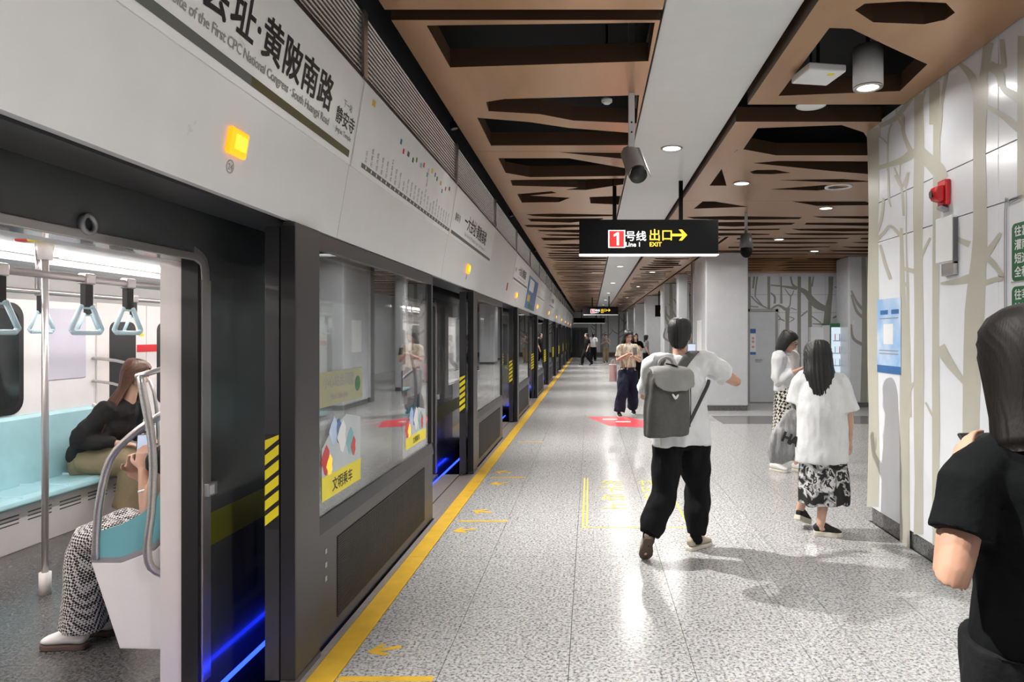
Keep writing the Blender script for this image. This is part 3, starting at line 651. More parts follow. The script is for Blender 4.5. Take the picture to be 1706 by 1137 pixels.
# ================================================================== METRO TRAIN
tr = thing('metro_train', (-3.2, 6, -.4), 'charcoal metro train with open doors standing behind the platform screen doors', 'train')
XO, XI, XF, ZC = -1.75, -1.93, -4.58, 2.15
out, lin, glz, frm = MB(), MB(), MB(), MB()
def wallrect(y0, y1, z0, z1):
    out.box(-1.84, XO, y0, y1, z0, z1); lin.box(XI, -1.841, y0, y1, z0, z1)
K0, K1 = -1, 10
ends = []
for k in range(K0, K1):
    d0, d1 = 1.65+PER*k, 3.05+PER*k
    n0 = d0+PER
    wallrect(d0-.0, d1, 1.90, 2.7)                    # above the door
    wallrect(d1, n0, -.9, .95); wallrect(d1, n0, 1.80, 2.7); wallrect(d1, d1+.70, .95, 1.80); wallrect(n0-1.2, n0, .95, 1.80)
    MB().box(-1.80,-1.79,d1+.70,n0-1.2,.95,1.80).build('window_pane', M['clearglass'], tr)
    f = MB(); 
    f.box(-1.755,-1.742,d1,d1+.07,.0,1.82); f.tube([(-1.7485,d1+.035,1.80),(-1.7485,d1+.02,1.90),(-1.7485,d1-.06,1.935)], [(.007,.035)]*3, (1,0,0), 8, 3, False)
    f.box(-1.755,-1.742,d0-.07,d0,.0,1.82); f.box(-1.755,-1.742,d0-.05,d1-.05,1.90,1.935); f.build('door_surround', M['satin'], tr, bev=.004)
    MB().box(-1.825,-1.751,d1-.022,d1-.001,.0,1.90).build('door_seal', M['rubber'], tr); MB().box(-1.825,-1.751,d0+.001,d0+.022,.0,1.90).build('door_seal', M['rubber'], tr)
    MB().box(XI,-1.826,d1-.004,d1-.0005,.0,1.90).build('door_jamb', M['cream'], tr)
    MB().box(-1.86,XO+.03,d0,d1,-.08,-.004).build('door_step', M['satin'], tr)
    MB().box(XO,XO+.0015,d1+.071,n0-.071,.60,.75).build('side_stripe', M['olive'], tr)
    if k < 4:
        m = MB(); m.ring((XO+.001,(d0+d1)/2,1.955), .038, (1,0,0), 20, .024, .018); m.build('door_indicator', M['greymetal'], tr, True)
        m = MB(); m.cyl((XO+.001,(d0+d1)/2,1.955),(XO+.006,(d0+d1)/2,1.955),.024,20); m.build('indicator_lens', M['black'], tr)
        m = MB(); m.box(-1.742,-1.715,d1+.005,d1+.075,.84,.90); lt = m.build('door_latch', M['greymetal'], tr, bev=.004); MB().box(-1.7149,-1.7135,d1+.01,d1+.045,.85,.89).build('latch_plate', M['white'], lt)
YA, YB = 1.65+PER*K0, 1.65+PER*K1
out.build('body_shell', M['trainbody'], tr); lin.build('inner_lining', M['train_white'], tr)
MB().box(XF-.1, XI+.08, YA, YB, -.06, 0).build('car_floor', M['train_floor'], tr)
m = MB(); m.box(XF-.1, XI, YA, YB, ZC, ZC+.05); m.box(-2.35, -2.05, YA, YB, ZC-.05, ZC); m.box(-4.35,-4.05,YA,YB,ZC-.05,ZC); m.build('car_ceiling', M['train_white'], tr)
m = MB(); m.prism([(XF-.05,YA,1.86),(XF+.0,YA,1.86),(-4.22,YA,ZC),(-4.22,YA,ZC+.03)], (0,YB-YA,0)); m.prism([(XI+.05,YA,1.93),(XI,YA,1.93),(-2.1,YA,ZC),(-2.1,YA,ZC+.03)], (0,YB-YA,0)); m.build('cove_panel', M['cream'], tr)
for x in (-3.78, -2.72):
    for j in range(12):
        MB().box(x-.07, x+.07, YA+.1+j*3.9, YA+3.9+j*3.9, ZC-.02, ZC-.001).build('light_strip', M['strip'], tr)
MB().box(XF-.12, XF, YA, YB, -.05, 1.9).build('far_wall', M['train_white'], tr)
def rrect(y0, y1, z0, z1, r, n=6):
    p = []
    for cy_, cz_, a in ((y1-r,z1-r,0),(y0+r,z1-r,90),(y0+r,z0+r,180),(y1-r,z0+r,270)):
        p += [(cy_+r*math.cos(math.radians(a+90*i/n)), cz_+r*math.sin(math.radians(a+90*i/n))) for i in range(n+1)]
    return p
def bench(k, side):
    """long pale teal bench with skirt; side 0 = far wall, 1 = near wall"""
    y0, y1 = 3.14+PER*k, 6.20+PER*k
    if side: fx = lambda x: XI-(x-XF)*.70; y0 += .06
    else: fx = lambda x: x
    m = MB(); m.prism([(fx(XF+.06),y0,.36),(fx(XF+.10),y0,.385),(fx(XF+.45),y0,.40),(fx(XF+.50),y0,.385),(fx(XF+.51),y0,.35),(fx(XF+.48),y0,.33),(fx(XF+.06),y0,.33)], (0,y1-y0,0)); s_ = m.build('bench_seat', M['teal'], tr, bev=.008)
    for j in range(1, 7):
        yy = y0+(y1-y0)*j/7; MB().box(min(fx(XF+.1),fx(XF+.49)), max(fx(XF+.1),fx(XF+.49)), yy-.004, yy+.004, .36, .403).build('seat_ridge', M['handle'], s_)
    m = MB(); m.prism([(fx(XF+.001),y0,.38),(fx(XF+.10),y0,.38),(fx(XF+.085),y0,.55),(fx(XF+.05),y0,.90),(fx(XF+.03),y0,.93),(fx(XF+.001),y0,.93)], (0,y1-y0,0)); m.build('bench_backrest', M['teal'], tr, bev=.008)
    m = MB(); m.box(min(fx(XF+.36),fx(XF+.42)), max(fx(XF+.36),fx(XF+.42)), y0+(.9 if side else 0), y1, .002, .33); q = m.build('bench_skirt', M['cream'], tr)
    g = MB()
    for j in range(10):
        for z in (.20, .228, .256):
            yy = y0+.08+(.9 if side else 0)+j*(.30 if not side else .2); a, b = sorted((fx(XF+.4195), fx(XF+.4215))); g.box(a, b, yy, yy+.22, z, z+.010)
    tag(g.build('vent_slot', M['darkgrey'], q), kind='stuff')
for k in (0, 1, 2): bench(k, 0)
for k in (0, 1): bench(k, 1)
for k in range(0, 4):                                 # far side: window, poster, doors
    y = PER*k
    fr = MB().prism([(XF+.001,a,b) for a, b in rrect(3.55+y,5.47+y,.94,1.83,.12)], (.012,0,0)).build('window_frame', M['black'], tr)
    MB().prism([(XF+.0135,a,b) for a, b in rrect(3.60+y,5.42+y,.99,1.78,.09)], (.004,0,0)).build('window_glass', M['screen_dark'], fr)
    po = MB().box(XF+.001,XF+.010,5.69+y,6.15+y,1.19,1.80).build('wall_poster', mat('lilac_poster', (.62,.60,.68), .3, 0, .08, 2) if k == 0 else bpy.data.materials['lilac_poster'], tr, bev=.003)
    for s_, a in ((0, 6.28), (1, 6.985)):
        dl = MB().box(XF+.001,XF+.016,a+y,a+.695+y,.01,1.88).build('far_door_leaf', M['cream'], tr, bev=.004)
        wl = MB().prism([(XF+.0165,p,q) for p, q in rrect(a+.16+y,a+.53+y,.85,1.70,.08)], (.004,0,0)).build('door_window', M['black'], dl)
    MB().box(XF+.0165,XF+.0185,6.83+y,7.14+y,1.40,1.475).build('red_label', M['red'], tr)
    m = MB(); m.prism([(XF+.0165,6.86+y,1.56),(XF+.0165,6.94+y,1.56),(XF+.0165,6.90+y,1.63)], (.0015,0,0)); m.build('warning_triangle', M['hazard_y'], tr)
    MB().obox((XF+.17,4.5+y,1.985), V((.0,.42,0)), V((.17,0,.14)).normalized()*.08, V((.14,0,-.17)).normalized()*.008).build('line_screen', mat('blue_screen', (.3,.5,.9), .3, emit=.5, ecol=(.35,.55,1)) if k == 0 else bpy.data.materials['blue_screen'], tr)
# grab rails, straps, poles
for x, z in ((-2.33, 1.83), (-3.42, 1.84)):
    MB().tube([(x,1.3,z),(x,20,z)], [.017,.017], n=10, sub=1).build('overhead_rail', M['satin'], tr, True)
    for j in range(8):
        MB().cyl((x,2.0+2.2*j,z),(x,2.0+2.2*j,ZC),.014,10).build('rail_hanger', M['satin'], tr, True)
def strap(x, y, z=1.83):
    m = MB(); m.box(x-.012,x+.012,y-.024,y+.024,z-.13,z+.02); s_ = m.build('strap', M['rubber'], tr)
    MB().obox((x,y,z), (.024,0,0), (0,.03,0), (0,0,.026)).build('strap_clamp', M['satin'], s_, bev=.008)
    c = (x, y, z-.19); h = MB()
    P = [(-.028,.062),(.028,.062),(.072,-.042),(.060,-.058),(-.060,-.058),(-.072,-.042)]
    P = P+P[:1]
    for a, b in zip(P, P[1:]): h.cyl((x+.25*a[0],y+a[0],c[2]+a[1]),(x+.25*b[0],y+b[0],c[2]+b[1]),.011,8)
    for a in P[:-1]: h.ell((x+.25*a[0],y+a[0],c[2]+a[1]),(.011,.011,.011),None,8,6)
    h.build('strap_grip', M['handle'], s_, True)
for y in (2.3, 2.67, 3.14, 3.42, 7.2, 7.6, 8.0): strap(-2.33, y)
for y in (4.23, 4.62, 5.08, 5.6, 8.3, 8.8): strap(-3.42, y, 1.84)
for y in (4.12, 8.8, 13.4):
    m = MB(); m.cyl((-3.31,y,.001),(-3.31,y,ZC),.018,12); p = m.build('grab_pole', M['satin'], tr, True)
    MB().cyl((-3.31,y,.0),(-3.31,y,.13),.032,12).build('pole_socket', M['cream'], p, True); MB().cyl((-3.31,y,2.03),(-3.31,y,ZC-.001),.036,12,.05).build('pole_socket', M['cream'], p, True)
    MB().box(-3.36,-3.24,y-.08,y+.08,2.13,2.17).build('pole_tag', M['hazard_y'], p, bev=.01); MB().box(-3.46,-3.365,y-.05,y+.03,2.135,2.165).build('pole_tag', M['red'], p, bev=.01)
# partition at the end of the near bench
def partition(dy):
    Yp = 3.12+dy; P = lambda a, b: (ppt(a, b, 3.12).x, Yp, ppt(a, b, 3.12).z)
    m = MB(); m.prism([P(151,938),P(199,1082),P(318,1084),P(318,880),P(277,897),P(257,917),P(201,938)], (0,.035,0)); pt = m.build('partition_panel', M['train_white'], tr, bev=.006)
    m = MB(); m.prism([P(152,930),P(201,929),P(240,914),P(257,905),P(277,886),P(277,897),P(257,917),P(201,938),P(152,938)], (0,.028,0)); m.build('partition_trim', M['greymetal'], pt)
    m = MB(); m.prism([P(155,889),P(201,875),P(235,857),P(257,838),P(271,812),P(277,795),P(318,780),P(318,880),P(277,886),P(257,905),P(240,914),P(201,929),P(152,930)], (0,.02,0)); m.build('partition_screen', M['tealdark'], pt)
    q = lambda a, b, d=.0: V(P(a, b))-V((0,d,0))
    MB().tube([q(160,930,.0),q(161,889,.0),q(169,833,.01),q(189,764,.02),q(225,724,.02),q(257,700,.01),q(276,688,0)], [.017]*7, n=10).build('curved_handrail', M['chrome'], pt, True)
    MB().tube([q(246,628,.05),q(254,673,.05),q(263,721,.05),q(267,777,.05),q(264,850,.05),q(257,905,.05),q(261,941,.04),q(279,960,.0)], [.017]*8, n=10).build('door_handrail', M['chrome'], pt, True)
    MB().tube([q(240,626,.05),q(258,621,.04),q(278,613,0)], [.013]*3, n=8).build('handrail_bracket', M['chrome'], pt, True)
partition(0); partition(PER)
m = MB(); m.tube([(-4.57,6.24,1.36),(-4.25,6.24,1.31),(-4.05,6.24,1.15),(-3.98,6.24,.8),(-3.98,6.24,.45)], [.015]*5, n=8); m.tube([(-4.57,6.24,1.15),(-4.3,6.24,1.1),(-4.12,6.24,.95)], [.013]*3, n=8); m.build('far_handrail', M['chrome'], tr, True)
MB().prism([(-4.57,6.22,.12),(-4.1,6.22,.12),(-4.03,6.22,.55),(-4.15,6.22,.7),(-4.57,6.22,.95)], (0,.035,0)).build('far_partition', M['train_white'], tr, bev=.006)
m = MB(); m.cyl((-3.95,6.6,.0),(-3.95,6.6,ZC),.017,10); m.build('grab_pole', M['satin'], tr, True)
# tunnel side behind the train
tag(MB().box(-5.2,-5.0,-4,52,-1,4).build('wall_tunnel', M['void']), kind='structure')
tag(MB().box(-5.2,-1.34,-4,52,-1.2,-1.0).build('trim_2', M['void']), 'dark track bed under the train', None, None, 'structure')
tag(MB().box(-5.2,-1.5,-4,52,3.95,4.1).build('trim_3', M['void']), 'dark tunnel roof over the train', None, None, 'structure')
tag(MB().box(-1.48,-1.335,-3,52,-1.0,-.105).build('trim_4', M['void']), 'dark platform edge wall under the threshold', None, None, 'structure')
tag(MB().box(-5.2,-1.33,-4.1,-3.0,-1,4).build('wall_tunnel_near', M['void']), kind='structure')
tag(MB().box(-5.2,-1.33,50.6,50.8,-1,4).build('wall_tunnel_far', M['void']), kind='structure')
# ================================================================== PEOPLE
import numpy as np
def remesh(mb, voxel, smooth=2):
    me = bpy.data.meshes.new('body'); me.from_pydata([tuple(p) for p in mb.v], [], mb.f); me.update()
    o = bpy.data.objects.new('body', me)
    r = o.modifiers.new('r', 'REMESH'); r.mode = 'VOXEL'; r.voxel_size = voxel
    if smooth: s = o.modifiers.new('s', 'SMOOTH'); s.factor = .5; s.iterations = smooth
    m2 = evaluate(o)
    bpy.data.objects.remove(o); bpy.data.meshes.remove(me)
    return m2
def put(name, me, material, parent, folds=None):
    """place a remeshed surface as a part; folds = list of (amplitude, fx, fy, fz) noise creases along the normal"""
    o_ = ORG[parent.name]
    if folds:
        k = len(me.vertices); co = np.empty(k*3, 'f'); no = np.empty(k*3, 'f'); me.vertices.foreach_get('co', co); me.vertices.foreach_get('normal', no)
        co = co.reshape(-1, 3); no = no.reshape(-1, 3); N_ = noise.noise
        d = np.array([sum(a*N_((c[0]*fx+3, c[1]*fy+1, c[2]*fz)) for a, fx, fy, fz in folds) for c in co.tolist()], 'f')
        me.vertices.foreach_set('co', (co+no*d[:, None]).ravel())
    me.transform(Matrix.Translation(-o_)); me.update(); me.name = name
    me.materials.clear(); me.materials.append(material)
    me.polygons.foreach_set('use_smooth', [True]*len(me.polygons))
    o = bpy.data.objects.new(name, me); COL.objects.link(o); o.parent = parent; ORG[o.name] = o_
    return o
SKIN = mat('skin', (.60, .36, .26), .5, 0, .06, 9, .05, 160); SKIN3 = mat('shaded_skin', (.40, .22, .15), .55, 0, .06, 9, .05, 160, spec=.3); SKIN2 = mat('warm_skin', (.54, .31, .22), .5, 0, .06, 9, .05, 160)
HAIR = mat('black_hair', (.008, .0075, .0075), .44, 0, .4, 60, .35, 30, stretch=(6, 6, .5)); HAIRB = mat('dark_brown_hair', (.085, .036, .020), .36, 0, .5, 60, .2, 30, stretch=(6, 6, .5))
LIPS = mat('lips', (.45, .12, .11), .4); EYEW = mat('eye_white', (.8, .8, .78), .2); IRIS = mat('dark_iris', (.02, .012, .008), .15)
def cloth(name, col, rough=.85, bump=.25, bs=45, var=.06): return mat(name, col, rough, 0, var, 8, bump, bs, spec=.25)
WHITE_T = cloth('white_cotton', (.70, .71, .72)); BLACK_P = mat('black_trouser_cloth', (.009, .009, .010), .9, 0, .06, 8, .3, 45, spec=.12); NAVY = cloth('navy_cloth', (.012, .016, .035))
BLACK_T = mat('black_tee_cloth', (.004, .0045, .005), .9, 0, .06, 8, .25, 45, spec=.1); KHAKI = cloth('khaki_cloth', (.27, .21, .125)); TANS = mat('tan_striped_blouse', (.34, .26, .17), .8, 0, 0, 14, .2, 45, col2=(.60, .55, .47), c2lo=.42, c2hi=.58, stretch=(3, 1, .6))
GREY_T = cloth('grey_tee_cloth', (.22, .22, .23)); DARKJ = cloth('dark_jacket_cloth', (.022, .020, .020))
SHOE_W = cloth('white_shoe', (.74, .73, .70), .6); SHOE_B = cloth('beige_shoe', (.50, .43, .34), .7); SHOE_K = cloth('black_shoe', (.018, .018, .018), .6); SOLE = mat('rubber_sole', (.62, .57, .48), .7); SOLE_D = mat('dark_sole', (.09, .06, .045), .8)
def pattern(name, kind):
    m, nt, b, g = nodes(name); L = nt.links; N = nt.nodes; r = N.new('ShaderNodeValToRGB'); r.color_ramp.interpolation = 'CONSTANT'
    if kind == 'floral':
        n1 = N.new('ShaderNodeTexNoise'); n1.inputs['Scale'].default_value = 12; n1.inputs['Detail'].default_value = 2.5; n1.inputs['Distortion'].default_value = .5
        L.new(g.outputs['Position'], n1.inputs['Vector']); L.new(n1.outputs['Fac'], r.inputs['Fac'])
        e = r.color_ramp.elements; e[0].color = (.012,.012,.013,1); e[1].position = .49; e[1].color = (.26,.26,.27,1); k = e.new(.545); k.color = (.60,.60,.60,1); k = e.new(.60); k.color = (.02,.02,.02,1); k = e.new(.66); k.color = (.4,.4,.41,1)
    else:
        mp = N.new('ShaderNodeMapping'); ck = N.new('ShaderNodeTexChecker')
        if kind == 'hound': mp.inputs['Rotation'].default_value = (.5, .6, .3); ck.inputs['Scale'].default_value = 95; ca, cb = (.010,.010,.010,1), (.62,.60,.58,1)
        else: mp.inputs['Rotation'].default_value = (0, .6, .5); ck.inputs['Scale'].default_value = 34; ca, cb = (.012,.012,.013,1), (.66,.63,.55,1)
        n1 = N.new('ShaderNodeTexNoise'); n1.inputs['Scale'].default_value = 40; ad = N.new('ShaderNodeMix'); ad.data_type = 'RGBA'; ad.blend_type = 'ADD'; ad.inputs[0].default_value = .008
        L.new(g.outputs['Position'], n1.inputs['Vector']); L.new(g.outputs['Position'], ad.inputs[6]); L.new(n1.outputs['Color'], ad.inputs[7]); L.new(ad.outputs[2], mp.inputs['Vector']); L.new(mp.outputs[0], ck.inputs['Vector'])
        ck.inputs['Color1'].default_value = ca; ck.inputs['Color2'].default_value = cb; L.new(ck.outputs['Color'], b.inputs['Base Color']); b.inputs['Roughness'].default_value = .85; return m
    L.new(r.outputs['Color'], b.inputs['Base Color']); b.inputs['Roughness'].default_value = .85; return m
FLORAL, HOUND, CHECK = pattern('floral_skirt_cloth', 'floral'), pattern('houndstooth_cloth', 'hound'), pattern('checked_skirt_cloth', 'check')

def hand(mb, wr, d, n, side, curl, S=1.0, thumb=.7):
    """palm, four unequal bent fingers and a thumb; d to the fingertips, n out of the palm, side +1/-1 puts the thumb left or right"""
    d = V(d).normalized(); n = V(n); n = (n-d*n.dot(d)).normalized(); s = d.cross(n)*side
    mb.tube([wr-d*.02*S, wr+d*.012*S, wr+d*.05*S, wr+d*.088*S], [(.024*S,.018*S),(.027*S,.018*S),(.040*S,.016*S),(.039*S,.013*S)], s, 12, 3)
    for o, ln, r in ((.029,.070,.0088), (.010,.080,.0092), (-.010,.074,.0088), (-.028,.058,.0078)):
        p = wr+d*.080*S+s*o*S; pts = [p-d*.02*S, p]; a = curl*.5
        for q in (.45, .32, .23):
            dd = d*math.cos(a)+n*math.sin(a)+s*o*1.2; p = p+dd.normalized()*ln*q*S; pts.append(p); a += curl
        mb.tube(pts, [r*S, r*1.05*S, r*S, r*.92*S, r*.75*S], s, 8, 2)
    p = wr+d*.022*S+s*.022*S; a = d*.55+s*.75+n*.35*thumb; q = p+a.normalized()*.042*S; t = q+(d*.85+s*.15+n*.55*thumb).normalized()*.040*S
    mb.tube([p-a*.01*S, p, q, (q+t)/2, t], [.013*S,.0135*S,.0105*S,.0100*S,.0080*S], n, 8, 2)
def head(mb, H, hr, hf, hu, S=1.0):
    P = lambda x, y, z: H+(hr*x+hf*y+hu*z)*S
    ax = (hr, hf, hu); E = lambda x, y, z, a, b, c: mb.ell(P(x,y,z), (a*S,b*S,c*S), ax, 16, 12)
    E(0,-.012,.028,.074,.094,.090); E(0,.022,-.035,.060,.064,.078); E(0,.05,-.088,.030,.030,.026); E(0,.058,.045,.056,.032,.040)
    for k in (-1, 1):
        E(k*.038,.058,-.028,.024,.022,.022); mb.ell(P(k*.077,-.006,-.012), (.010*S,.019*S,.032*S), ax, 10, 8); E(k*.03,.073,.022,.022,.014,.007)
    mb.tube([P(0,.082,.012), P(0,.094,-.012), P(0,.104,-.034), P(0,.088,-.044)], [(.008*S,.010*S),(.009*S,.012*S),(.015*S,.013*S),(.016*S,.008*S)], hr, 10, 3)
    mb.tube([P(-.022,.076,-.064), P(0,.086,-.063), P(.022,.076,-.064)], [.006*S,.009*S,.006*S], hu, 8, 2)
def face_parts(root, H, hr, hf, hu, S, glasses=False):
    P = lambda x, y, z: H+(hr*x+hf*y+hu*z)*S
    ax = (hr, hf, hu)
    for k in (-1, 1):
        e = MB().ell(P(k*.031,.079,.004), (.0135*S,.008*S,.0075*S), ax, 10, 8).build('eye', EYEW, root, True)
        MB().ell(P(k*.031,.0845,.004), (.0062*S,.0035*S,.0062*S), ax, 8, 6).build('iris', IRIS, e, True)
        MB().tube([P(k*.014,.089,.024), P(k*.032,.089,.029), P(k*.050,.075,.022)], [.003*S,.0035*S,.002*S], hu, 6, 2).build('eyebrow', HAIR, root, True)
    MB().tube([P(-.021,.081,-.064), P(0,.0925,-.062), P(.021,.081,-.064)], [(.004*S,.005*S),(.006*S,.007*S),(.004*S,.005*S)], hu, 8, 3).build('lips', LIPS, root, True)
    if glasses:
        g = MB()
        for k in (-1, 1):
            c = P(k*.034,.100,.002); n = 20
            g.tube([c+(hr*math.cos(6.2832*i/n)*.024+hu*math.sin(6.2832*i/n)*.020)*S for i in range(n+1)], [.0018*S]*(n+1), hf, 5, 1, False)
            g.tube([P(k*.058,.098,.004), P(k*.078,.05,.006), P(k*.079,-.005,.0)], [.0018*S]*3, hu, 5, 1, False)
        g.tube([P(-.010,.100,.004), P(.010,.100,.004)], [.0018*S]*2, hu, 5, 1, False); g.build('eyeglasses', M['black'], root)
def hair_shell(root, prof, H, hr, hf, hu, material, S=1.0, n=72, seed=0, amp=.035, name='hair', shift=None, down=None):
    """shell of combed hair: prof = (z, half width, half depth, forward offset, half opening of the face in degrees)"""
    r = random.Random(seed); ph = [r.uniform(0, 6.28) for _ in range(6)]; vs = []; fs = []; dn = down or hu
    m = len(prof)
    for inner in (0, 1):
        for j, (z, rx, ry, oy, op) in enumerate(prof):
            o = math.radians(op); k = .86 if inner else 1.0
            c = (H+hu*z*S if z > -.05 else H+hu*(-.05)*S+dn*(z+.05)*S)+hf*oy*S
            if shift: c = c+V(shift(z))
            for i in range(n):
                a = o+(2*math.pi-2*o)*i/(n-1)
                g = 1+amp*(.5*math.sin(a*23+ph[0]+z*3)+.35*math.sin(a*41+ph[1]-z*4)+.3*math.sin(a*9+ph[2]+z*9)) if not inner else 1
                vs.append(c+hr*(math.sin(a)*rx*k*g*S)+hf*(math.cos(a)*ry*k*g*S))
    for q in (0, 1):
        b = q*m*n
        for j in range(m-1):
            for i in range(n-1):
                f = (b+j*n+i, b+j*n+i+1, b+(j+1)*n+i+1, b+(j+1)*n+i); fs.append(f if q else f[::-1])
    b = m*n
    for j in range(m-1):
        fs.append((j*n, (j+1)*n, b+(j+1)*n, b+j*n)); e = n-1; fs.append((j*n+e, b+j*n+e, b+(j+1)*n+e, (j+1)*n+e))
    for i in range(n-1): fs.append((( m-1)*n+i, (m-1)*n+i+1, b+(m-1)*n+i+1, b+(m-1)*n+i)); fs.append((i, b+i, b+i+1, i+1))
    return MB().add(vs, fs).build(name, material, root, True)
BOB = [(.132,.012,.016,-.02,0),(.128,.045,.055,-.02,0),(.112,.068,.084,-.018,0),(.085,.084,.102,-.015,0),(.055,.091,.108,-.014,28),(.02,.094,.110,-.014,52),(-.03,.096,.108,-.014,62),(-.08,.096,.102,-.016,66),(-.125,.093,.092,-.02,72),(-.15,.086,.080,-.024,84)]
def longhair(zend, w_=.11, d_=.085, op=80):
    p = BOB[:7]+[(-.09,.098,.100,-.02,68),(-.14,.104,.095,-.03,78)]
    for i in range(1, 6): t = i/5; p.append((-.14+(zend+.14)*t, .104+(w_-.104)*t-.02*(t > .95), .095+(d_-.095)*t-.02*(t > .95), -.03-.03*t, 78+(op-78)*t))
    return p
SHORT = [(.128,.012,.016,-.015,0),(.124,.045,.055,-.015,0),(.110,.066,.082,-.014,0),(.085,.080,.099,-.014,0),(.055,.085,.104,-.014,40),(.02,.085,.104,-.014,62),(-.015,.082,.101,-.016,88),(-.04,.078,.096,-.018,112),(-.075,.070,.086,-.018,125),(-.10,.060,.074,-.016,140)]
def tors(J, z):
    ks = [J['pel'], J['chs'], J['nkb']]
    for a, b in zip(ks, ks[1:]):
        if z <= b.z or b is ks[-1]: t = (z-a.z)/(b.z-a.z); return a.lerp(b, t) if t <= 1.2 else a.lerp(b, 1.2)
def body(root, J, r, skin=None, S=1.0, voxel=.008, hands=None):
    mb = MB(); f = J['f']
    mb.tube([J['pel']-V((0,0,.05)), J['pel'], J['pel'].lerp(J['chs'], .5), J['chs'], J['chs'].lerp(J['nkb'], .65), J['nkb']], [(.13*S,.09*S),(.15*S,.105*S),(.125*S,.09*S),(.15*S,.10*S),(.13*S,.08*S),(.056*S,.056*S)], r, 18, 3)
    mb.tube([J['nkb']-V((0,0,.03)), J['nkb'].lerp(J['hed'], .5), J['hed']-J['hu']*.05*S-J['hf']*.015], [.056*S,.050*S,.050*S], r, 14, 2)
    head(mb, J['hed'], J['hr'], J['hf'], J['hu'], S)
    for k in 'rl':
        a, b, c = J['sh'+k], J['el'+k], J['wr'+k]
        mb.tube([a.lerp(J['chs'], .3), a, a.lerp(b, .5), b, b.lerp(c, .35), c], [.055*S,.054*S,.044*S,.038*S,.039*S,.025*S], f, 14, 3)
        if hands and k in hands: hand(mb, c, *hands[k][:2], *hands[k][2:], S=S)
        else: hand(mb, c, c-b, V((0,0,-1)) if abs((c-b).normalized().z) < .8 else r*(1 if k == 'l' else -1), 1, .35, S)
        h, n, e = J['hp'+k], J['kn'+k], J['an'+k]
        mb.tube([h+V((0,0,.03)), h.lerp(n, .5), n, n.lerp(e, .35), e], [.080*S,.070*S,.051*S,.049*S,.034*S], r, 14, 3)
        t = J['to'+k]; mb.tube([e-V((0,0,.02)), e.lerp(t, .35)-V((0,0,.01)), t], [.030*S,.024*S,.016*S], r, 10, 2)
    return put('body', remesh(mb, voxel, 2), skin or SKIN, root)
def shoe(root, heel, toe, up, upper, sole, S=1.0, name='shoe', solet=.026):
    heel, toe, up = V(heel), V(toe), V(up).normalized(); d = toe-heel; L = d.length; d.normalize(); up = (up-d*up.dot(d)).normalized(); s = d.cross(up)
    u = MB(); at = lambda t, h: heel+d*(L*t)+up*h*S
    u.tube([at(.07,.055), at(.2,.066), at(.38,.066), at(.6,.052), at(.8,.042), at(.94,.036)], [(.030*S,.036*S),(.034*S,.046*S),(.036*S,.044*S),(.043*S,.032*S),(.044*S,.024*S),(.030*S,.014*S)], s, 14, 3)
    sh_ = put(name, remesh(u, .006, 2), upper, root)
    pr = [(0,.016),(.02,.030),(.12,.036),(.35,.035),(.6,.046),(.8,.048),(.93,.036),(1,.014)]; o = [at(t, 0)+s*w_*S for t, w_ in pr]+[at(t, 0)-s*w_*S for t, w_ in reversed(pr)]
    MB().prism(o, up*solet*S).build('shoe_sole', sole, sh_, bev=.005)
def top(root, J, r, rings, sl, material, name='shirt', voxel=.009, folds=((.018,9,9,5),(.008,22,22,12)), coll=.066):
    """shirt: rings = [(z, half width, half depth)], sl = {side: (end fraction 0..2 along shoulder-elbow-wrist, r at shoulder, r at cuff)}"""
    mb = MB(); mb.tube([tors(J, z) for z, a, b in rings], [(a, b) for z, a, b in rings], r, 28, 3, False)
    for k, (t, ra, rb) in sl.items():
        a, b, c = J['sh'+k], J['el'+k], J['wr'+k]
        pts = [a.lerp(J['chs'], .45), a]; rs = [ra*1.05, ra]
        if t <= 1: pts += [a.lerp(b, t*.5), a.lerp(b, t)]; rs += [(ra+rb)/2, rb]
        else: pts += [a.lerp(b, .5), b, b.lerp(c, t-1)]; rs += [(ra*2+rb)/3, (ra+rb)/2, rb]
        mb.tube(pts, rs, J['f'], 18, 3, False)
        mb.tube([J['nkb'].lerp(a, .25)-V((0,0,.012)), a+V((0,0,.004))], [coll*.75, ra*.9], J['f'], 16, 3)
    return put(name, remesh(mb, voxel, 3), material, root, folds)
def trousers(root, J, r, ztop, rt, wr_, material, radii=(.105,.10,.082,.075,.062), stop=.97, voxel=.009, folds=((.022,10,10,5),(.009,20,20,10)), name='trousers'):
    mb = MB(); w1, d1 = rt
    mb.tube([tors(J, ztop) if J['pel'].z < ztop else V((J['pel'].x,J['pel'].y,ztop)), J['pel'], J['pel']-V((0,0,.10))], [(w1,d1),(w1*1.04,d1*1.06),(w1*.9,d1*.95)], r, 26, 3)
    for k in 'rl':
        h, n, e = J['hp'+k], J['kn'+k], J['an'+k]
        mb.tube([h+V((0,0,.02)), h.lerp(n, .5), n, n.lerp(e, .5), n.lerp(e, stop)], list(radii), r, 18, 3, False)
    return put(name, remesh(mb, voxel, 3), material, root, folds)
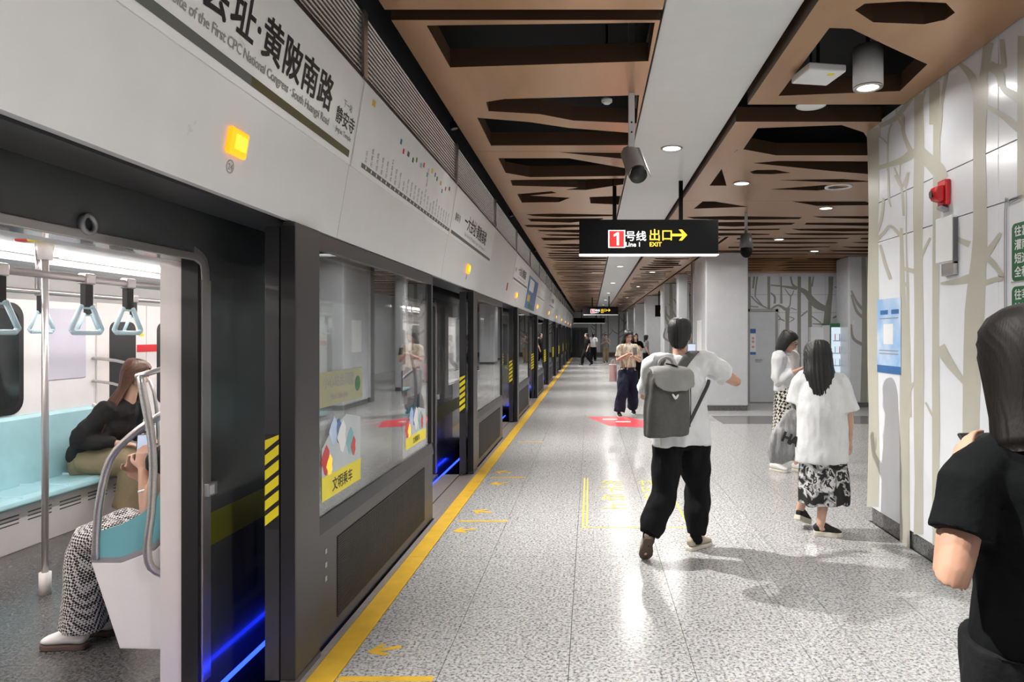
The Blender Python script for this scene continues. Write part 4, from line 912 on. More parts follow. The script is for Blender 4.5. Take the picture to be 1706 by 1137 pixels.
def std(root, r, f, H, z=0, lean=0, hyaw=0, hpitch=0, **ov):
    """standing skeleton of height H at root, facing f; overrides are local (right, forward, up) metres or world vectors"""
    S = H/1.70; r, f = V(r).normalized(), V(f).normalized(); U = V((0,0,1)); R0 = V((root[0], root[1], 0))
    W = lambda p: p if isinstance(p, V) else R0+r*p[0]+f*p[1]+U*p[2]
    b = dict(pel=(0,0,.93*S), chs=(0,lean*.5,1.22*S), nkb=(0,lean,1.43*S), hed=(0,lean+.03,1.585*S),
             shr=(.175*S,lean,1.385*S), elr=(.20*S,lean-.03,1.11*S), wrr=(.19*S,lean+.06,.87*S), shl=(-.175*S,lean,1.385*S), ell=(-.20*S,lean-.03,1.11*S), wrl=(-.19*S,lean+.06,.87*S),
             hpr=(.085*S,0,.88*S), knr=(.09*S,.02,.48*S), anr=(.09*S,-.01,.085*S), tor=(.10*S,.13*S,.03), hpl=(-.085*S,0,.88*S), knl=(-.09*S,.02,.48*S), anl=(-.09*S,-.01,.085*S), tol=(-.10*S,.13*S,.03))
    b.update(ov); J = {k: W(v) for k, v in b.items()}
    a = math.radians(hyaw); hf = (f*math.cos(a)-r*math.sin(a)).normalized(); p = math.radians(hpitch); hf2 = hf*math.cos(p)-U*math.sin(p); hr = hf.cross(U).normalized(); hu = hr.cross(hf2).normalized()
    J.update(f=f, hf=hf2, hr=hr, hu=hu); return J, S
def pers(root, label, group=None): return thing('person', (root[0], root[1], root[2] if len(root) > 2 else 0), label, 'person', group)
def phone(c, u, v, label, lit=True):                            # slim phone: u half-width axis, v half-height axis
    u, v = V(u), V(v); n = u.cross(v).normalized(); t = thing('phone', c, label, 'phone')
    MB().obox(c, u.normalized()*.037, v.normalized()*.078, n*.0042).build('phone_case', M['black'], t, bev=.003)
    MB().obox(V(c)+n*.0046, u.normalized()*.034, v.normalized()*.074, n*.0003).build('phone_screen', PSCREEN if lit else M['screen_dark'], t)
PSCREEN = mat('phone_screen', (.5, .6, .75), .2, emit=.5, ecol=(.6, .7, .9))
# ---- 1. man with the grey backpack, walking away
R = (.64, 4.85); f = V((-.40,.916,0)); r = V((.916,.40,0))
t = pers(R, 'man in white tee and black trousers walking away with a grey backpack')
J, S = std(R, r, f, 1.70, hyaw=-38, hpitch=2, pel=V((.645,4.84,.90)), chs=V((.645,4.86,1.20)), nkb=V((.645,4.87,1.41)), hed=V((.648,4.90,1.572)),
    shr=V((.835,4.93,1.375)), elr=V((1.085,5.02,1.225)), wrr=V((.87,5.20,1.33)), shl=V((.465,4.80,1.37)), ell=V((.40,4.98,1.13)), wrl=V((.60,5.16,1.29)),
    hpr=V((.735,4.88,.85)), knr=V((.795,4.99,.46)), anr=V((.775,4.96,.105)), tor=V((.87,5.06,.04)), hpl=V((.565,4.81,.85)), knl=V((.525,4.80,.445)), anl=V((.405,4.66,.195)), tol=V((.385,4.72,.05)))
body(t, J, r, SKIN2, 1.0, .006, {'r': (V((-.5,.55,.35)), V((-.8,-.4,0)), 1, .45), 'l': (V((.5,.5,.4)), V((.6,-.3,.2)), -1, .45)})
top(t, J, r, [(.79,.225,.150),(.90,.222,.148),(1.05,.214,.145),(1.20,.212,.142),(1.32,.195,.115),(1.385,.13,.085),(1.425,.072,.068)], {'r': (.66,.086,.084), 'l': (.80,.080,.085)}, WHITE_T)
trousers(t, J, r, .95, (.165,.115), 0, BLACK_P, (.118,.112,.095,.098,.068), .98)
for k in 'rl':                                        # dark sock above each shoe
    MB().tube([J['an'+k]+V((0,0,.07)), J['an'+k]-V((0,0,.02)), J['an'+k].lerp(J['to'+k], .25)-V((0,0,.02))], [.043,.042,.036], n=12).build('sock', BLACK_P, t, True)
face_parts(t, J['hed'], J['hr'], J['hf'], J['hu'], 1.0)
hair_shell(t, SHORT, J['hed'], J['hr'], J['hf'], J['hu'], HAIR, 1.0, seed=2, amp=.03)
shoe(t, (.715,4.935,.0), (.905,5.11,.0), (0,0,1), SHOE_B, SOLE, 1.0)
shoe(t, (.400,4.585,.19), (.385,4.755,-.005), (.0,.75,.66), SHOE_B, SOLE_D, 1.0)
phone(V((.79,5.30,1.43)), (.8,.3,0), (0,-.2,1), 'dark phone held up in front by the man with the grey backpack')
# backpack
def backpack(c, bx, by, bz):
    c, bx, by = V(c), V(bx).normalized(), V(by).normalized(); U = V(bz).normalized()
    t = thing('backpack', c, 'grey canvas roll top backpack with flap on the walking man', 'backpack')
    P = lambda x, y, z: c+bx*x+by*y+U*z
    BG = mat('dark_grey_canvas', (.085, .083, .080), .75, 0, .1, 30, .2, 200); LG = mat('light_grey_flap', (.26, .26, .25), .55, 0, .12, 9, .25, 30)
    m = MB(); m.tube([P(0,0,-.25), P(0,0,-.235), P(0,0,-.10), P(0,-.0,.07), P(0,.005,.17), P(0,.01,.20)], [(.135,.055),(.150,.078),(.152,.080),(.148,.076),(.135,.062),(.10,.035)], bx, 32, 4, False)
    vs = []
    for v in m.v:                                     # square the rounded section off into a boxy pack
        q = V(v)-c; x, y, z = q.dot(bx), q.dot(by), q.dot(U); kx = min(1, abs(x)/.15); ky = min(1, abs(y)/.08)
        g = 1+.20*min(kx, ky)*2 if kx > .2 and ky > .2 else 1; vs.append(P(x*min(g,1.22), y*min(g,1.3), z))
    m.v = [tuple(v) for v in vs]
    put('pack_body', remesh(m, .007, 3), BG, t, ((.004,14,14,10),))
    fl_ = MB(); fl_.tube([P(0,.03,.205), P(0,-.03,.20), P(0,-.078,.165), P(0,-.098,.10), P(0,-.102,.055)], [(.135,.016),(.155,.018),(.166,.016),(.160,.014),(.10,.008)], bx, 20, 4, False)
    fo = put('pack_flap', remesh(fl_, .006, 2), LG, t, ((.007,10,10,14),))
    m = MB(); m.tube([P(-.055,.02,.20), P(-.05,.02,.25), P(0,.02,.275), P(.05,.02,.25), P(.055,.02,.20)], [.010]*5, by, 8, 4); m.build('carry_loop', LG, t, True)
    for pts in ([ppt(1127,637,4.66), ppt(1135,613,4.69), ppt(1147,595,4.77), ppt(1157,587,4.88), ppt(1162,600,5.02)], [ppt(1100,630,4.66), ppt(1100,608,4.70), ppt(1106,597,4.78), ppt(1113,593,4.88), ppt(1114,604,5.0)]):
        m = MB(); m.tube(pts, [(.034,.010) if pts[0].x > .55 else (.024,.007)]*5, bx, 12, 5); m.build('shoulder_strap', BG, t, True)
    m = MB(); m.tube([ppt(1148,706,4.60), ppt(1160,682,4.66), ppt(1171,659,4.73), ppt(1179,642,4.84), ppt(1181,634,4.92)], [(.013,.006)]*5, bx, 8, 4); m.build('webbing_strap', M['black'], t, True)
    m = MB(); m.tube([P(-.022,-.100,.036), P(-.006,-.101,.014), P(.004,-.101,.010), P(.022,-.100,.030)], [.006,.009,.009,.006], by, 8, 3); m.build('flap_clasp', M['white'], t, True)
    m = MB(); m.cyl(P(.163,.0,-.16), P(.170,.0,-.16), .016, 14); m.build('side_port', M['black'], t)
    m = MB(); m.tube([P(.166,-.035,.12), P(.172,-.035,-.05), P(.172,-.03,-.2)], [.003]*3, by, 6, 3); m.build('side_zip', M['black'], t, True)
    m = MB(); m.tube([P(-.01,-.0,.235), P(.03,-.03,.225), P(.05,-.035,.215)], [(.014,.006)]*3, by, 8, 2); m.build('buckle', M['black'], t)
backpack((.522,4.60,1.142), (.89,.455,0), (-.455,.89,0), (.02,.06,1))
# ---- 2. girl in the oversized white tee with a tote
R = (1.83, 5.36); f = V((.16,.987,0)); r = V((.987,-.16,0))
t = pers(R, 'girl with black hair in oversized white tee and floral skirt walking away')
J, S = std(R, r, f, 1.525, hyaw=6, hpitch=8, elr=V((2.035,5.34,.93)), wrr=V((2.075,5.42,.745)), shr=V((1.965,5.34,1.21)), shl=V((1.695,5.40,1.22)), ell=V((1.665,5.46,.985)), wrl=V((1.745,5.64,1.06)),
    hed=V((1.81,5.40,1.405)), nkb=V((1.82,5.38,1.275)), anl=V((1.70,5.52,.13)), tol=V((1.80,5.60,.07)), knl=V((1.76,5.42,.42)), anr=V((1.80,5.30,.085)), tor=V((1.95,5.28,.03)), knr=V((1.865,5.36,.42)))
body(t, J, r, SKIN, .92, .006, {'r': (V((.12,.1,-1)), V((-1,.1,0)), -1, .35), 'l': (V((.3,.3,.9)), V((1,0,0)), -1, .8)})
top(t, J, r, [(.575,.205,.155),(.75,.200,.150),(.95,.192,.142),(1.10,.185,.132),(1.20,.165,.105),(1.255,.105,.078),(1.285,.066,.062)], {'r': (.86,.072,.098), 'l': (.8,.070,.09)}, WHITE_T, folds=((.016,10,10,4),(.006,24,24,12)))
mb_ = MB(); mb_.tube([V((1.83,5.36,.78)), V((1.83,5.36,.60)), V((1.835,5.36,.44)), V((1.84,5.36,.315)), V((1.84,5.36,.245))], [(.15,.12),(.172,.14),(.185,.155),(.19,.165),(.188,.165)], r, 40, 4, False)
put('skirt', remesh(mb_, .009, 2), FLORAL, t, ((.030,11,11,1.5),(.006,25,25,8)))
face_parts(t, J['hed'], J['hr'], J['hf'], J['hu'], .92)
hair_shell(t, [(a, b*1.17, c*1.08, d, e) for a, b, c, d, e in longhair(-.36,.070,.070,85)], J['hed'], J['hr'], J['hf'], J['hu'], HAIR, .96, seed=5, amp=.07)
shoe(t, (1.755,5.325,0), (1.965,5.275,0), (0,0,1), SHOE_K, SOLE, .95, solet=.04)
shoe(t, (1.665,5.47,.085), (1.80,5.60,.012), (.35,.3,.9), SHOE_K, SOLE, .95, solet=.04)
def tote():
    t = thing('tote_bag', ppt(1305, 730, 5.28), 'grey crinkled tote bag lettered HA hanging from the shoulder of the girl in white', 'bag')
    Y = 5.43; P = lambda a, b, d=0: ppt(a, b, Y)+V((0, d, 0))
    pts = [(1319,683),(1296,705),(1271,746),(1284,757),(1326,775),(1362,768),(1356,720),(1338,688)]
    m = MB(); m.tube([P(1328,684), P(1322,700), P(1317,725), P(1315,750), P(1317,768)], [(.045,.020),(.095,.045),(.150,.062),(.185,.060),(.165,.030)], V((.94,0,-.30)), 30, 4, False)
    put('bag_body', remesh(m, .007, 2), mat('grey_silver_cloth', (.27,.27,.275), .55, .1, .2, 30, .35, 50, stretch=(4,4,.8)), t, ((.022,16,16,3),(.008,40,40,8)))
    for d in (.0, .035):
        m = MB(); m.tube([P(1322,690,d), P(1324,668,d), P(1328,645,d*.6+.03), P(1337,626,.07)], [(.016,.006)]*4, V((1,0,0)), 8, 4); m.build('bag_strap', bpy.data.materials['grey_silver_cloth'], t, True)
    u = V((.93,0,-.36)); v = V((.36,0,.93))
    for s_, a, b in (('H', 1296, 731), ('A', 1309, 737)):
        m = MB(); letters(m, s_, .105, P(a, b, -.084), u, v, .005); m.build('lettering', M['textblack'], t)
tote()
# ---- 3. woman in white shirt and checked skirt, reading her phone
R = (2.27, 7.85); f = V((.70,-.714,0)); r = V((-.714,-.70,0))
t = pers(R, 'woman with bob and glasses in white shirt and checked skirt reading her phone')
J, S = std(R, r, f, 1.63, hpitch=22, hyaw=20, hed=(0,.03,1.495), nkb=(0,-.0,1.345), elr=(.19,-.02,1.05), wrr=(.07,.17,1.17), ell=(-.2,.0,1.06), wrl=(-.06,.18,1.16), knl=(-.085,.05,.45), anl=(-.08,.09,.085), knr=(.085,.0,.45), anr=(.08,-.10,.09), tol=(-.09,.24,.03), tor=(.09,.05,.03))
body(t, J, r, SKIN, .95, .006, {'r': (V((.75,-.1,.35))*1, V((0,.3,1)), -1, .5), 'l': (V((.7,-.5,.3)), V((0,0,1)), 1, .5)})
top(t, J, r, [(.93,.165,.125),(1.02,.17,.125),(1.15,.175,.125),(1.25,.165,.11),(1.31,.12,.08),(1.355,.062,.06)], {'r': (1.82,.072,.045), 'l': (1.82,.072,.045)}, WHITE_T, 'shirt')
m = MB(); m.tube([J['nkb']+V((0,0,.0)), J['nkb']+V((.01,-.005,.035))], [(.066,.064),(.060,.058)], r, 16, 2, False); m.build('collar', WHITE_T, t, True)
c_ = lambda z, d=0: V((R[0]+.0, R[1], z))
mb_ = MB(); mb_.tube([c_(1.0), c_(.92), c_(.75), c_(.55), c_(.42)], [(.14,.11),(.16,.13),(.165,.14),(.17,.15),(.18,.16)], r, 36, 4, False)
put('skirt', remesh(mb_, .009, 2), CHECK, t, ((.02,9,9,1.5),))
face_parts(t, J['hed'], J['hr'], J['hf'], J['hu'], .95, True)
hair_shell(t, BOB, J['hed'], J['hr'], J['hf'], J['hu'], HAIR, .98, seed=8, amp=.02)
a_ = R[0]+J['f'].x*.0; 
for k, hx_ in (('r', -.16), ('l', .03)):
    h_ = V((R[0],R[1],0))+r*(.085 if k == 'r' else -.085)+f*hx_; shoe(t, h_, h_+f*.235, (0,0,1), SHOE_W, SOLE, .95)
phone(V((R[0],R[1],0))+f*.31+V((0,0,1.235)), r, V((.6,-.3,.75)), 'phone held in the hands of the woman in the checked skirt')
# ---- 4. woman in tan blouse walking towards the viewer
R = (.74, 13.2); f = V((.12,-.99,0)); r = V((-.99,-.12,0))
t = pers(R, 'woman in tan striped blouse and navy trousers walking closer while reading her phone')
J, S = std(R, r, f, 1.66, hpitch=22, hyaw=14, shr=(.155,0,1.34), shl=(-.155,0,1.34), elr=(.21,.03,1.09), wrr=(.06,.27,1.20), ell=(-.23,.02,1.08), wrl=(-.06,.27,1.16), knr=(.13,.12,.49), anr=(.20,.13,.09), tor=(.21,.27,.03), knl=(-.10,-.02,.48), anl=(-.14,-.25,.12), tol=(-.15,-.12,.04))
body(t, J, r, SKIN, .96, .008)
top(t, J, r, [(.95,.150,.115),(1.05,.152,.115),(1.2,.160,.115),(1.32,.150,.095),(1.385,.10,.072),(1.42,.060,.058)], {'r': (.75,.062,.068), 'l': (.75,.062,.068)}, TANS, 'blouse', .010, ((.010,9,9,5),(.005,22,22,12)))
trousers(t, J, r, 1.0, (.132,.10), 0, NAVY, (.11,.115,.108,.105,.105), .97, .011)
face_parts(t, J['hed'], J['hr'], J['hf'], J['hu'], .96)
hair_shell(t, longhair(-.33,.10,.07,95), J['hed'], J['hr'], J['hf'], J['hu'], HAIR, .98, seed=9)
for k, x_, y_, z_ in (('r', .20, .06, 0), ('l', -.14, -.32, .05)):
    h_ = V((R[0],R[1],0))+r*x_+f*y_; shoe(t, h_+V((0,0,z_)), h_+f*.235, (0,0,1), SHOE_K, SHOE_W, .97)
phone(V((R[0],R[1],0))+f*.40+V((.06,0,1.27)), r, V((0,.5,.8)), 'phone in the hands of the woman in the tan blouse')
tb = thing('paper_bag', (R[0]-.30, R[1]+.12, .93), 'pale pink bag at the elbow of the woman in the tan blouse', 'bag')
MB().obox((R[0]-.29,R[1]+.12,.83), (.075,0,0), (0,.04,0), (0,0,.17)).build('bag_body', mat('pale_pink_paper', (.62,.48,.46), .6), tb, bev=.006)
m = MB(); m.tube([(R[0]-.33,R[1]+.12,1.0), (R[0]-.31,R[1]+.10,1.08), (R[0]-.26,R[1]+.10,1.08), (R[0]-.25,R[1]+.12,1.0)], [.006]*4, n=6); m.build('bag_handle', bpy.data.materials['pale_pink_paper'], tb, True)
# ---- far people
def simple(R, f, H, label, topm, botm, hairp, step=.2, arms=0, shorts=False, hpitch=0):
    f = V(f).normalized(); r = V((f.y, -f.x, 0)); t = pers(R, label)
    ov = dict(knr=(.09,.14*step/.2,.49), anr=(.09,.9*step,.09), tor=(.09,.9*step+.14,.03), knl=(-.09,.0,.47), anl=(-.09,-1.0*step,.13), tol=(-.09,-1.0*step+.12,.04))
    if arms: ov.update(elr=(.23,.02,1.08), wrr=(.08,.24,1.2), ell=(-.23,.02,1.08), wrl=(-.08,.24,1.2))
    J, S = std(R, r, f, H, hpitch=hpitch, **ov); body(t, J, r, SKIN, S, .014)
    z = lambda a: a*S
    top(t, J, r, [(z(.88),.17,.13),(z(1.05),.17,.13),(z(1.2),.18,.13),(z(1.32),.165,.10),(z(1.39),.11,.08),(z(1.43),.065,.062)], {'r': (.75,.08,.09), 'l': (.75,.08,.09)}, topm, 'shirt', .016, ((.01,9,9,5),))
    trousers(t, J, r, z(.98), (.14,.105), 0, botm, (.11,.105,.095,.085,.075), .95, .016, ((.012,9,9,5),))
    hair_shell(t, hairp, J['hed'], J['hr'], J['hf'], J['hu'], HAIR, S, seed=4, n=40)
    face_parts(t, J['hed'], J['hr'], J['hf'], J['hu'], S)
    for k, x_, y_, z_ in (('r', .09, .9*step-.06, 0), ('l', -.09, -step-.06, .06)):
        h_ = V((R[0],R[1],0))+r*x_+f*y_; shoe(t, h_+V((0,0,z_)), h_+f*.25, (0,0,1), SHOE_K, SHOE_W, 1.0)
    return t
simple((1.47,22.0), (.2,-1,0), 1.62, 'person in black standing directly behind the woman in the tan blouse', BLACK_T, BLACK_P, longhair(-.3), .08, 1)
simple((2.38,29.0), (1,.25,0), 1.58, 'long haired walker in grey top and black trousers striding right by the columns', GREY_T, BLACK_P, longhair(-.2), .30)
simple((-.16,35.0), (-.9,-.4,0), 1.66, 'person in black walking near the far platform doors', BLACK_T, BLACK_P, SHORT, .26)
simple((.19,40.0), (.2,1,0), 1.68, 'person in white shirt and black trousers beyond the person in black', WHITE_T, BLACK_P, SHORT, .12)
simple((.87,38.0), (.1,-1,0), 1.64, 'person in grey tee and khaki trousers standing far down the platform', GREY_T, KHAKI, SHORT, .10, 1, hpitch=15)
# ---- woman in black close to the viewer
R = (1.045, 1.56); f = V((-.12,.993,0)); r = V((.993,.12,0))
t = pers(R, 'woman with long dark hair in black tee close by at the tree printed wall')
J, S = std(R, r, f, 1.655, hpitch=14, hed=V((1.03,1.60,1.510)), nkb=V((1.045,1.57,1.375)), shl=V((.872,1.545,1.245)), ell=V((.792,1.49,1.030)), wrl=V((.885,1.63,1.25)), shr=V((1.225,1.59,1.25)), elr=V((1.29,1.55,1.02)), wrr=V((1.12,1.78,1.19)), chs=(0,0,1.16))
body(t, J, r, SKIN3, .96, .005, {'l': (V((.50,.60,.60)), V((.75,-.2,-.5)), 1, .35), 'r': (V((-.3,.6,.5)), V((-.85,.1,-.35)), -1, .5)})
top(t, J, r, [(.86,.170,.130),(.98,.155,.118),(1.12,.165,.122),(1.22,.180,.115),(1.29,.150,.095),(1.335,.105,.080),(1.375,.062,.060)], {'r': (.56,.068,.070), 'l': (.56,.068,.070)}, BLACK_T, 'tee', .007, ((.007,12,12,6),(.003,30,30,14)))
trousers(t, J, r, .93, (.135,.10), 0, BLACK_P, (.11,.10,.09,.085,.08), .95, .010)
face_parts(t, J['hed'], J['hr'], J['hf'], J['hu'], .96)
hair_shell(t, [(a, b*1.14, c*1.1, d, e) for a, b, c, d, e in longhair(-.225,.115,.09,70)], J['hed'], J['hr'], J['hf'], J['hu'], mat('near_black_hair', (.005,.004,.0035), .55, 0, .4, 60, .10, 40, spec=.15, stretch=(5,5,.4)), .97, n=140, seed=12, amp=.009, down=V((0,0,1)))
for x_ in (-.09, .09):
    h_ = V((R[0],R[1],0))+r*x_-f*.06; shoe(t, h_, h_+f*.24, (0,0,1), SHOE_K, SOLE, .96)
phone(V((1.05,1.775,1.288)), (0,.8,.55), (-.95,-.1,0), 'dark phone in the hand of the near woman in black', False)
# ---- seated woman on the far bench, leaning forward
R = (-4.36, 5.84); f = V((1,0,0)); r = V((0,-1,0))
t = pers((-4.36,5.84,.40), 'long haired woman in dark jacket and khaki trousers hunched on the far train bench')
J, S = std(R, r, f, 1.62, hpitch=16, pel=V((-4.30,5.84,.50)), chs=V((-4.12,5.84,.80)), nkb=V((-3.98,5.84,1.0)), hed=V((-3.90,5.84,1.235)),
    shr=V((-4.04,5.68,.965)), elr=V((-4.22,5.62,.70)), wrr=V((-3.93,5.70,.66)), shl=V((-4.02,6.0,.97)), ell=V((-4.1,6.06,.72)), wrl=V((-3.86,5.9,.68)),
    hpr=V((-4.28,5.75,.49)), knr=V((-3.84,5.74,.50)), anr=V((-3.90,5.74,.085)), tor=V((-3.77,5.74,.035)), hpl=V((-4.28,5.93,.49)), knl=V((-3.84,5.96,.50)), anl=V((-3.9,5.96,.085)), tol=V((-3.77,5.96,.035)))
body(t, J, r, SKIN, .95, .009)
mb_ = MB(); mb_.tube([V((-4.36,5.84,.52)), V((-4.27,5.84,.62)), J['chs'], V((-4.03,5.84,.93)), V((-3.98,5.84,1.0))], [(.17,.13),(.18,.14),(.20,.145),(.17,.11),(.075,.065)], r, 26, 3)
for k in 'rl': mb_.tube([J['sh'+k].lerp(J['chs'], .3), J['sh'+k], J['sh'+k].lerp(J['el'+k], .5), J['el'+k], J['el'+k].lerp(J['wr'+k], .75)], [.085,.08,.08,.085,.05], f, 18, 3)
put('jacket', remesh(mb_, .01, 3), DARKJ, t, ((.018,9,9,9),(.006,22,22,22)))
trousers(t, J, r, .58, (.17,.14), 0, KHAKI, (.115,.12,.115,.125,.125), .93, .01, ((.02,9,9,5),))
face_parts(t, J['hed'], J['hr'], J['hf'], J['hu'], .95)
hair_shell(t, [(a, b*1.05, c*1.05, d, e) for a, b, c, d, e in longhair(-.50,.19,.17,80)], J['hed'], J['hr'], J['hf'], J['hu'], HAIRB, .98, seed=21, amp=.04, shift=lambda z: (.0 if z > -.14 else (z+.14)*.36, 0, 0), down=V((0,0,1)))
for y_ in (5.74, 5.96): shoe(t, (-3.95,y_,0), (-3.72,y_,0), (0,0,1), SHOE_K, SOLE_D, .95)
phone(V((-3.78,5.80,.74)), (0,1,0), (.5,0,.8), 'phone held low by the hunched woman on the far bench')
# ---- person in houndstooth trousers on the near bench
R = (-2.05, 3.46); f = V((-1,0,0)); r = V((0,1,0))
t = pers((-2.05,3.46,.40), 'person in houndstooth trousers and white shoes sitting behind the teal partition')
J, S = std(R, r, f, 1.62, hpitch=10, pel=V((-2.06,3.47,.52)), chs=V((-2.06,3.47,.82)), nkb=V((-2.07,3.47,1.02)), hed=V((-2.08,3.47,1.19)),
    shr=V((-2.08,3.63,.97)), elr=V((-2.2,3.62,.72)), wrr=V((-2.36,3.5,.86)), shl=V((-2.08,3.31,.97)), ell=V((-2.15,3.31,.69)), wrl=V((-2.205,3.35,.905)),
    hpr=V((-2.1,3.55,.52)), knr=V((-2.50,3.56,.545)), anr=V((-2.53,3.56,.085)), tor=V((-2.66,3.58,.035)), hpl=V((-2.1,3.38,.52)), knl=V((-2.50,3.40,.545)), anl=V((-2.56,3.42,.085)), tol=V((-2.69,3.42,.035)))
body(t, J, r, SKIN, .95, .008, {'l': (V((-.05,.1,1)), V((-.3,1,0)), 1, .5), 'r': (V((.3,-.3,1)), V((.6,-.5,0)), -1, .5)})
trousers(t, J, r, .60, (.165,.13), 0, HOUND, (.105,.105,.098,.098,.105), .97, .009, ((.014,10,10,5),))
top(t, J, r, [(.5,.17,.13),(.7,.175,.13),(.82,.18,.13),(.93,.165,.10),(.99,.11,.08),(1.03,.063,.06)], {'r': (.7,.075,.08), 'l': (.22,.066,.066)}, DARKJ, 'shirt', .011)
face_parts(t, J['hed'], J['hr'], J['hf'], J['hu'], .95)
hair_shell(t, longhair(-.3), J['hed'], J['hr'], J['hf'], J['hu'], HAIR, .97, seed=14)
for x_, y_ in ((-2.49,3.56), (-2.52,3.40)): shoe(t, (x_,y_,0), (x_-.235,y_+.01,0), (0,0,1), SHOE_W, SOLE_D, 1.0)
m = MB(); m.ring(V((-2.178,3.332,.80)), .036, (-.25,.2,1), 18, .030, .012); m.build('bracelet', M['white'], t, True)
phone(V((-2.215,3.375,1.0)), (.6,.5,0), (0,.1,1), 'phone held up behind the teal partition in the train')
# ================================================================== LAMPS, SIGNS, CAMERAS, WALL FITTINGS, FLOOR STICKERS
for i, (x, y) in enumerate(BEAM_LAMPS):
    t = thing('downlight', (x, y, BEAM_Z), '%s recessed downlight counted along the white ceiling beam' % (ORD+['twelfth','thirteenth','fourteenth','fifteenth','sixteenth','seventeenth'])[i], 'lamp', 'downlights in the white beam')
    m = MB(); m.ring((x,y,BEAM_Z-.001), .105, (0,0,-1), 24, .085, .008); m.build('lamp_ring', M['chrome'], t, True)
    m = MB(); m.cyl((x,y,BEAM_Z-.0005),(x,y,BEAM_Z-.004),.084,24); m.build('lamp_lens', M['lamp'], t)
for i, y in enumerate(GAP_LAMPS):
    t = thing('slot_lamp', (-1.14, y, 3.33), '%s small spot lamp in the dark slot above the screen door header' % ORD[i], 'lamp', 'spot lamps in the slot')
    m = MB(); m.cyl((-1.145,y,3.345),(-1.13,y,3.290),.030,16); m.build('lamp_housing', M['black'], t)
    m = MB(); m.cyl((-1.145,y,3.346),(-1.145,y,3.95),.008,8); m.build('lamp_stem', M['black'], t)
LBL = {0: 'added fill downlight behind the viewer near the tree wall', 2: 'downlight beside the triangular slot in the bronze ceiling'}
for i, (x, y) in enumerate(RIGHT_LAMPS):
    if i == 1: continue
    lab = LBL.get(i, ['','','','slim added fill downlight over the wide grey column','bright downlight over the woman in the checked skirt','added fill downlight nearest the concourse front corner','added fill downlight in front of the vending machine','added fill downlight in front of the grey back door','added fill downlight farthest from the platform edge','downlight above the vending machine','added fill downlight past the wide grey column','added fill downlight by the slim column','added fill downlight by the tree printed column','added fill downlight by the fourth column','last added fill downlight before the far wall','added fill downlight behind the wide grey column','added fill downlight behind the tree printed column','added fill downlight behind the far columns','downlight over the near woman in black beside the tree wall'][i])
    t = thing('downlight', (x, y, CEIL_Z), lab, 'lamp', 'downlights in the right bronze ceiling')
    m = MB(); m.ring((x,y,CEIL_Z+.004), .10, (0,0,-1), 22, .082, .016); m.build('lamp_ring', M['chrome'], t, True)
    m = MB(); m.cyl((x,y,CEIL_Z-.002),(x,y,CEIL_Z-.006),.082,22); m.build('lamp_lens', M['lamp'], t)
# big cylinder lamp, white box and round speaker in the bronze ceiling
p = ppt(1446, 152, 1); Y = 3.05+.72; x = (1446-CX)*Y/F
Y = 4.62; x = (1446-CX)*Y/F; zb = EYE+(CY-145)*Y/F
t = thing('cylinder_lamp', (x, Y, zb), 'large grey cylinder lamp hanging in the big slot by the tree wall', 'lamp')
m = MB(); m.cyl((x,Y,zb),(x,Y,zb+.27),.098,32); m.build('lamp_housing', M['lampgrey'], t, True).data.polygons.foreach_set('use_smooth', [len(q.vertices) == 4 for q in t.children[0].data.polygons])
m = MB(); m.ring((x,Y,zb-.001), .097, (0,0,-1), 28, .070, .008); m.build('lamp_ring', M['chrome'], t, True)
m = MB(); m.cyl((x,Y,zb-.001),(x,Y,zb-.004),.069,24); m.build('lamp_lens', M['lamp'], t)
m = MB(); m.cyl((x,Y,zb+.27),(x,Y,3.95),.014,8); m.build('lamp_stem', M['black'], t)
Y = 4.40; c = ppt(1363, 124, Y)
t = thing('ceiling_box', c, 'square white wireless box hanging in the big slot beside the cylinder lamp', 'device')
MB().obox(c, (.125,.02,0), (-.02,.125,.0), (0,0,.024)).build('device_case', M['white'], t, bev=.01)
m = MB(); m.cyl(c+V((0,0,.024)),c+V((0,0,.75)),.012,8); m.build('device_stem', M['black'], t)
MB().obox(c+V((.06,-.06,-.0245)), (.02,0,0), (0,.02,0), (0,0,.0006)).build('device_label', M['hazard_y'], t)
c = ppt(1351, 174, 5.20)
t = thing('ceiling_speaker', c, 'round white speaker in the dark gap between two bronze panels', 'speaker')
m = MB(); m.cyl(c+V((0,0,-.006)),c+V((0,0,.03)),.105,28); m.build('speaker_grille', M['white'], t)
m = MB(); m.ring(c+V((0,0,.0)), .112, (0,0,-1), 28, .104, .012); m.build('speaker_rim', M['white'], t, True)
m = MB(); m.cyl(c+V((0,0,.03)),c+V((0,0,.67)),.010,8); m.build('speaker_stem', M['black'], t)
px_, py_ = ceil_pt(1397, 311)
t = thing('ring_lamp', (px_, py_, CEIL_Z), 'white ring around a dark recess in the slotted ceiling before the concourse', 'lamp')
m = MB(); m.ring((px_,py_,CEIL_Z+.004), .155, (0,0,-1), 32, .115, .014); m.build('lamp_ring', M['white'], t, True)
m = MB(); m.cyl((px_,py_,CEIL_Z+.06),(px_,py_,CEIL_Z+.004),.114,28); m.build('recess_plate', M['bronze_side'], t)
x, y = ceil_pt(1011, 169, 3.365)
t = thing('smoke_detector', (x, y, 3.40), 'small white smoke detector inside the slot beside the camera bracket', 'detector')
m = MB(); m.cyl((x,y,3.345),(x,y,3.36),.022,16,.04); m.cyl((x,y,3.36),(x,y,3.385),.042,18); m.build('detector_body', M['white'], t, True)
m = MB(); m.cyl((x,y,3.385),(x,y,3.95),.010,8); m.build('detector_stem', M['black'], t)
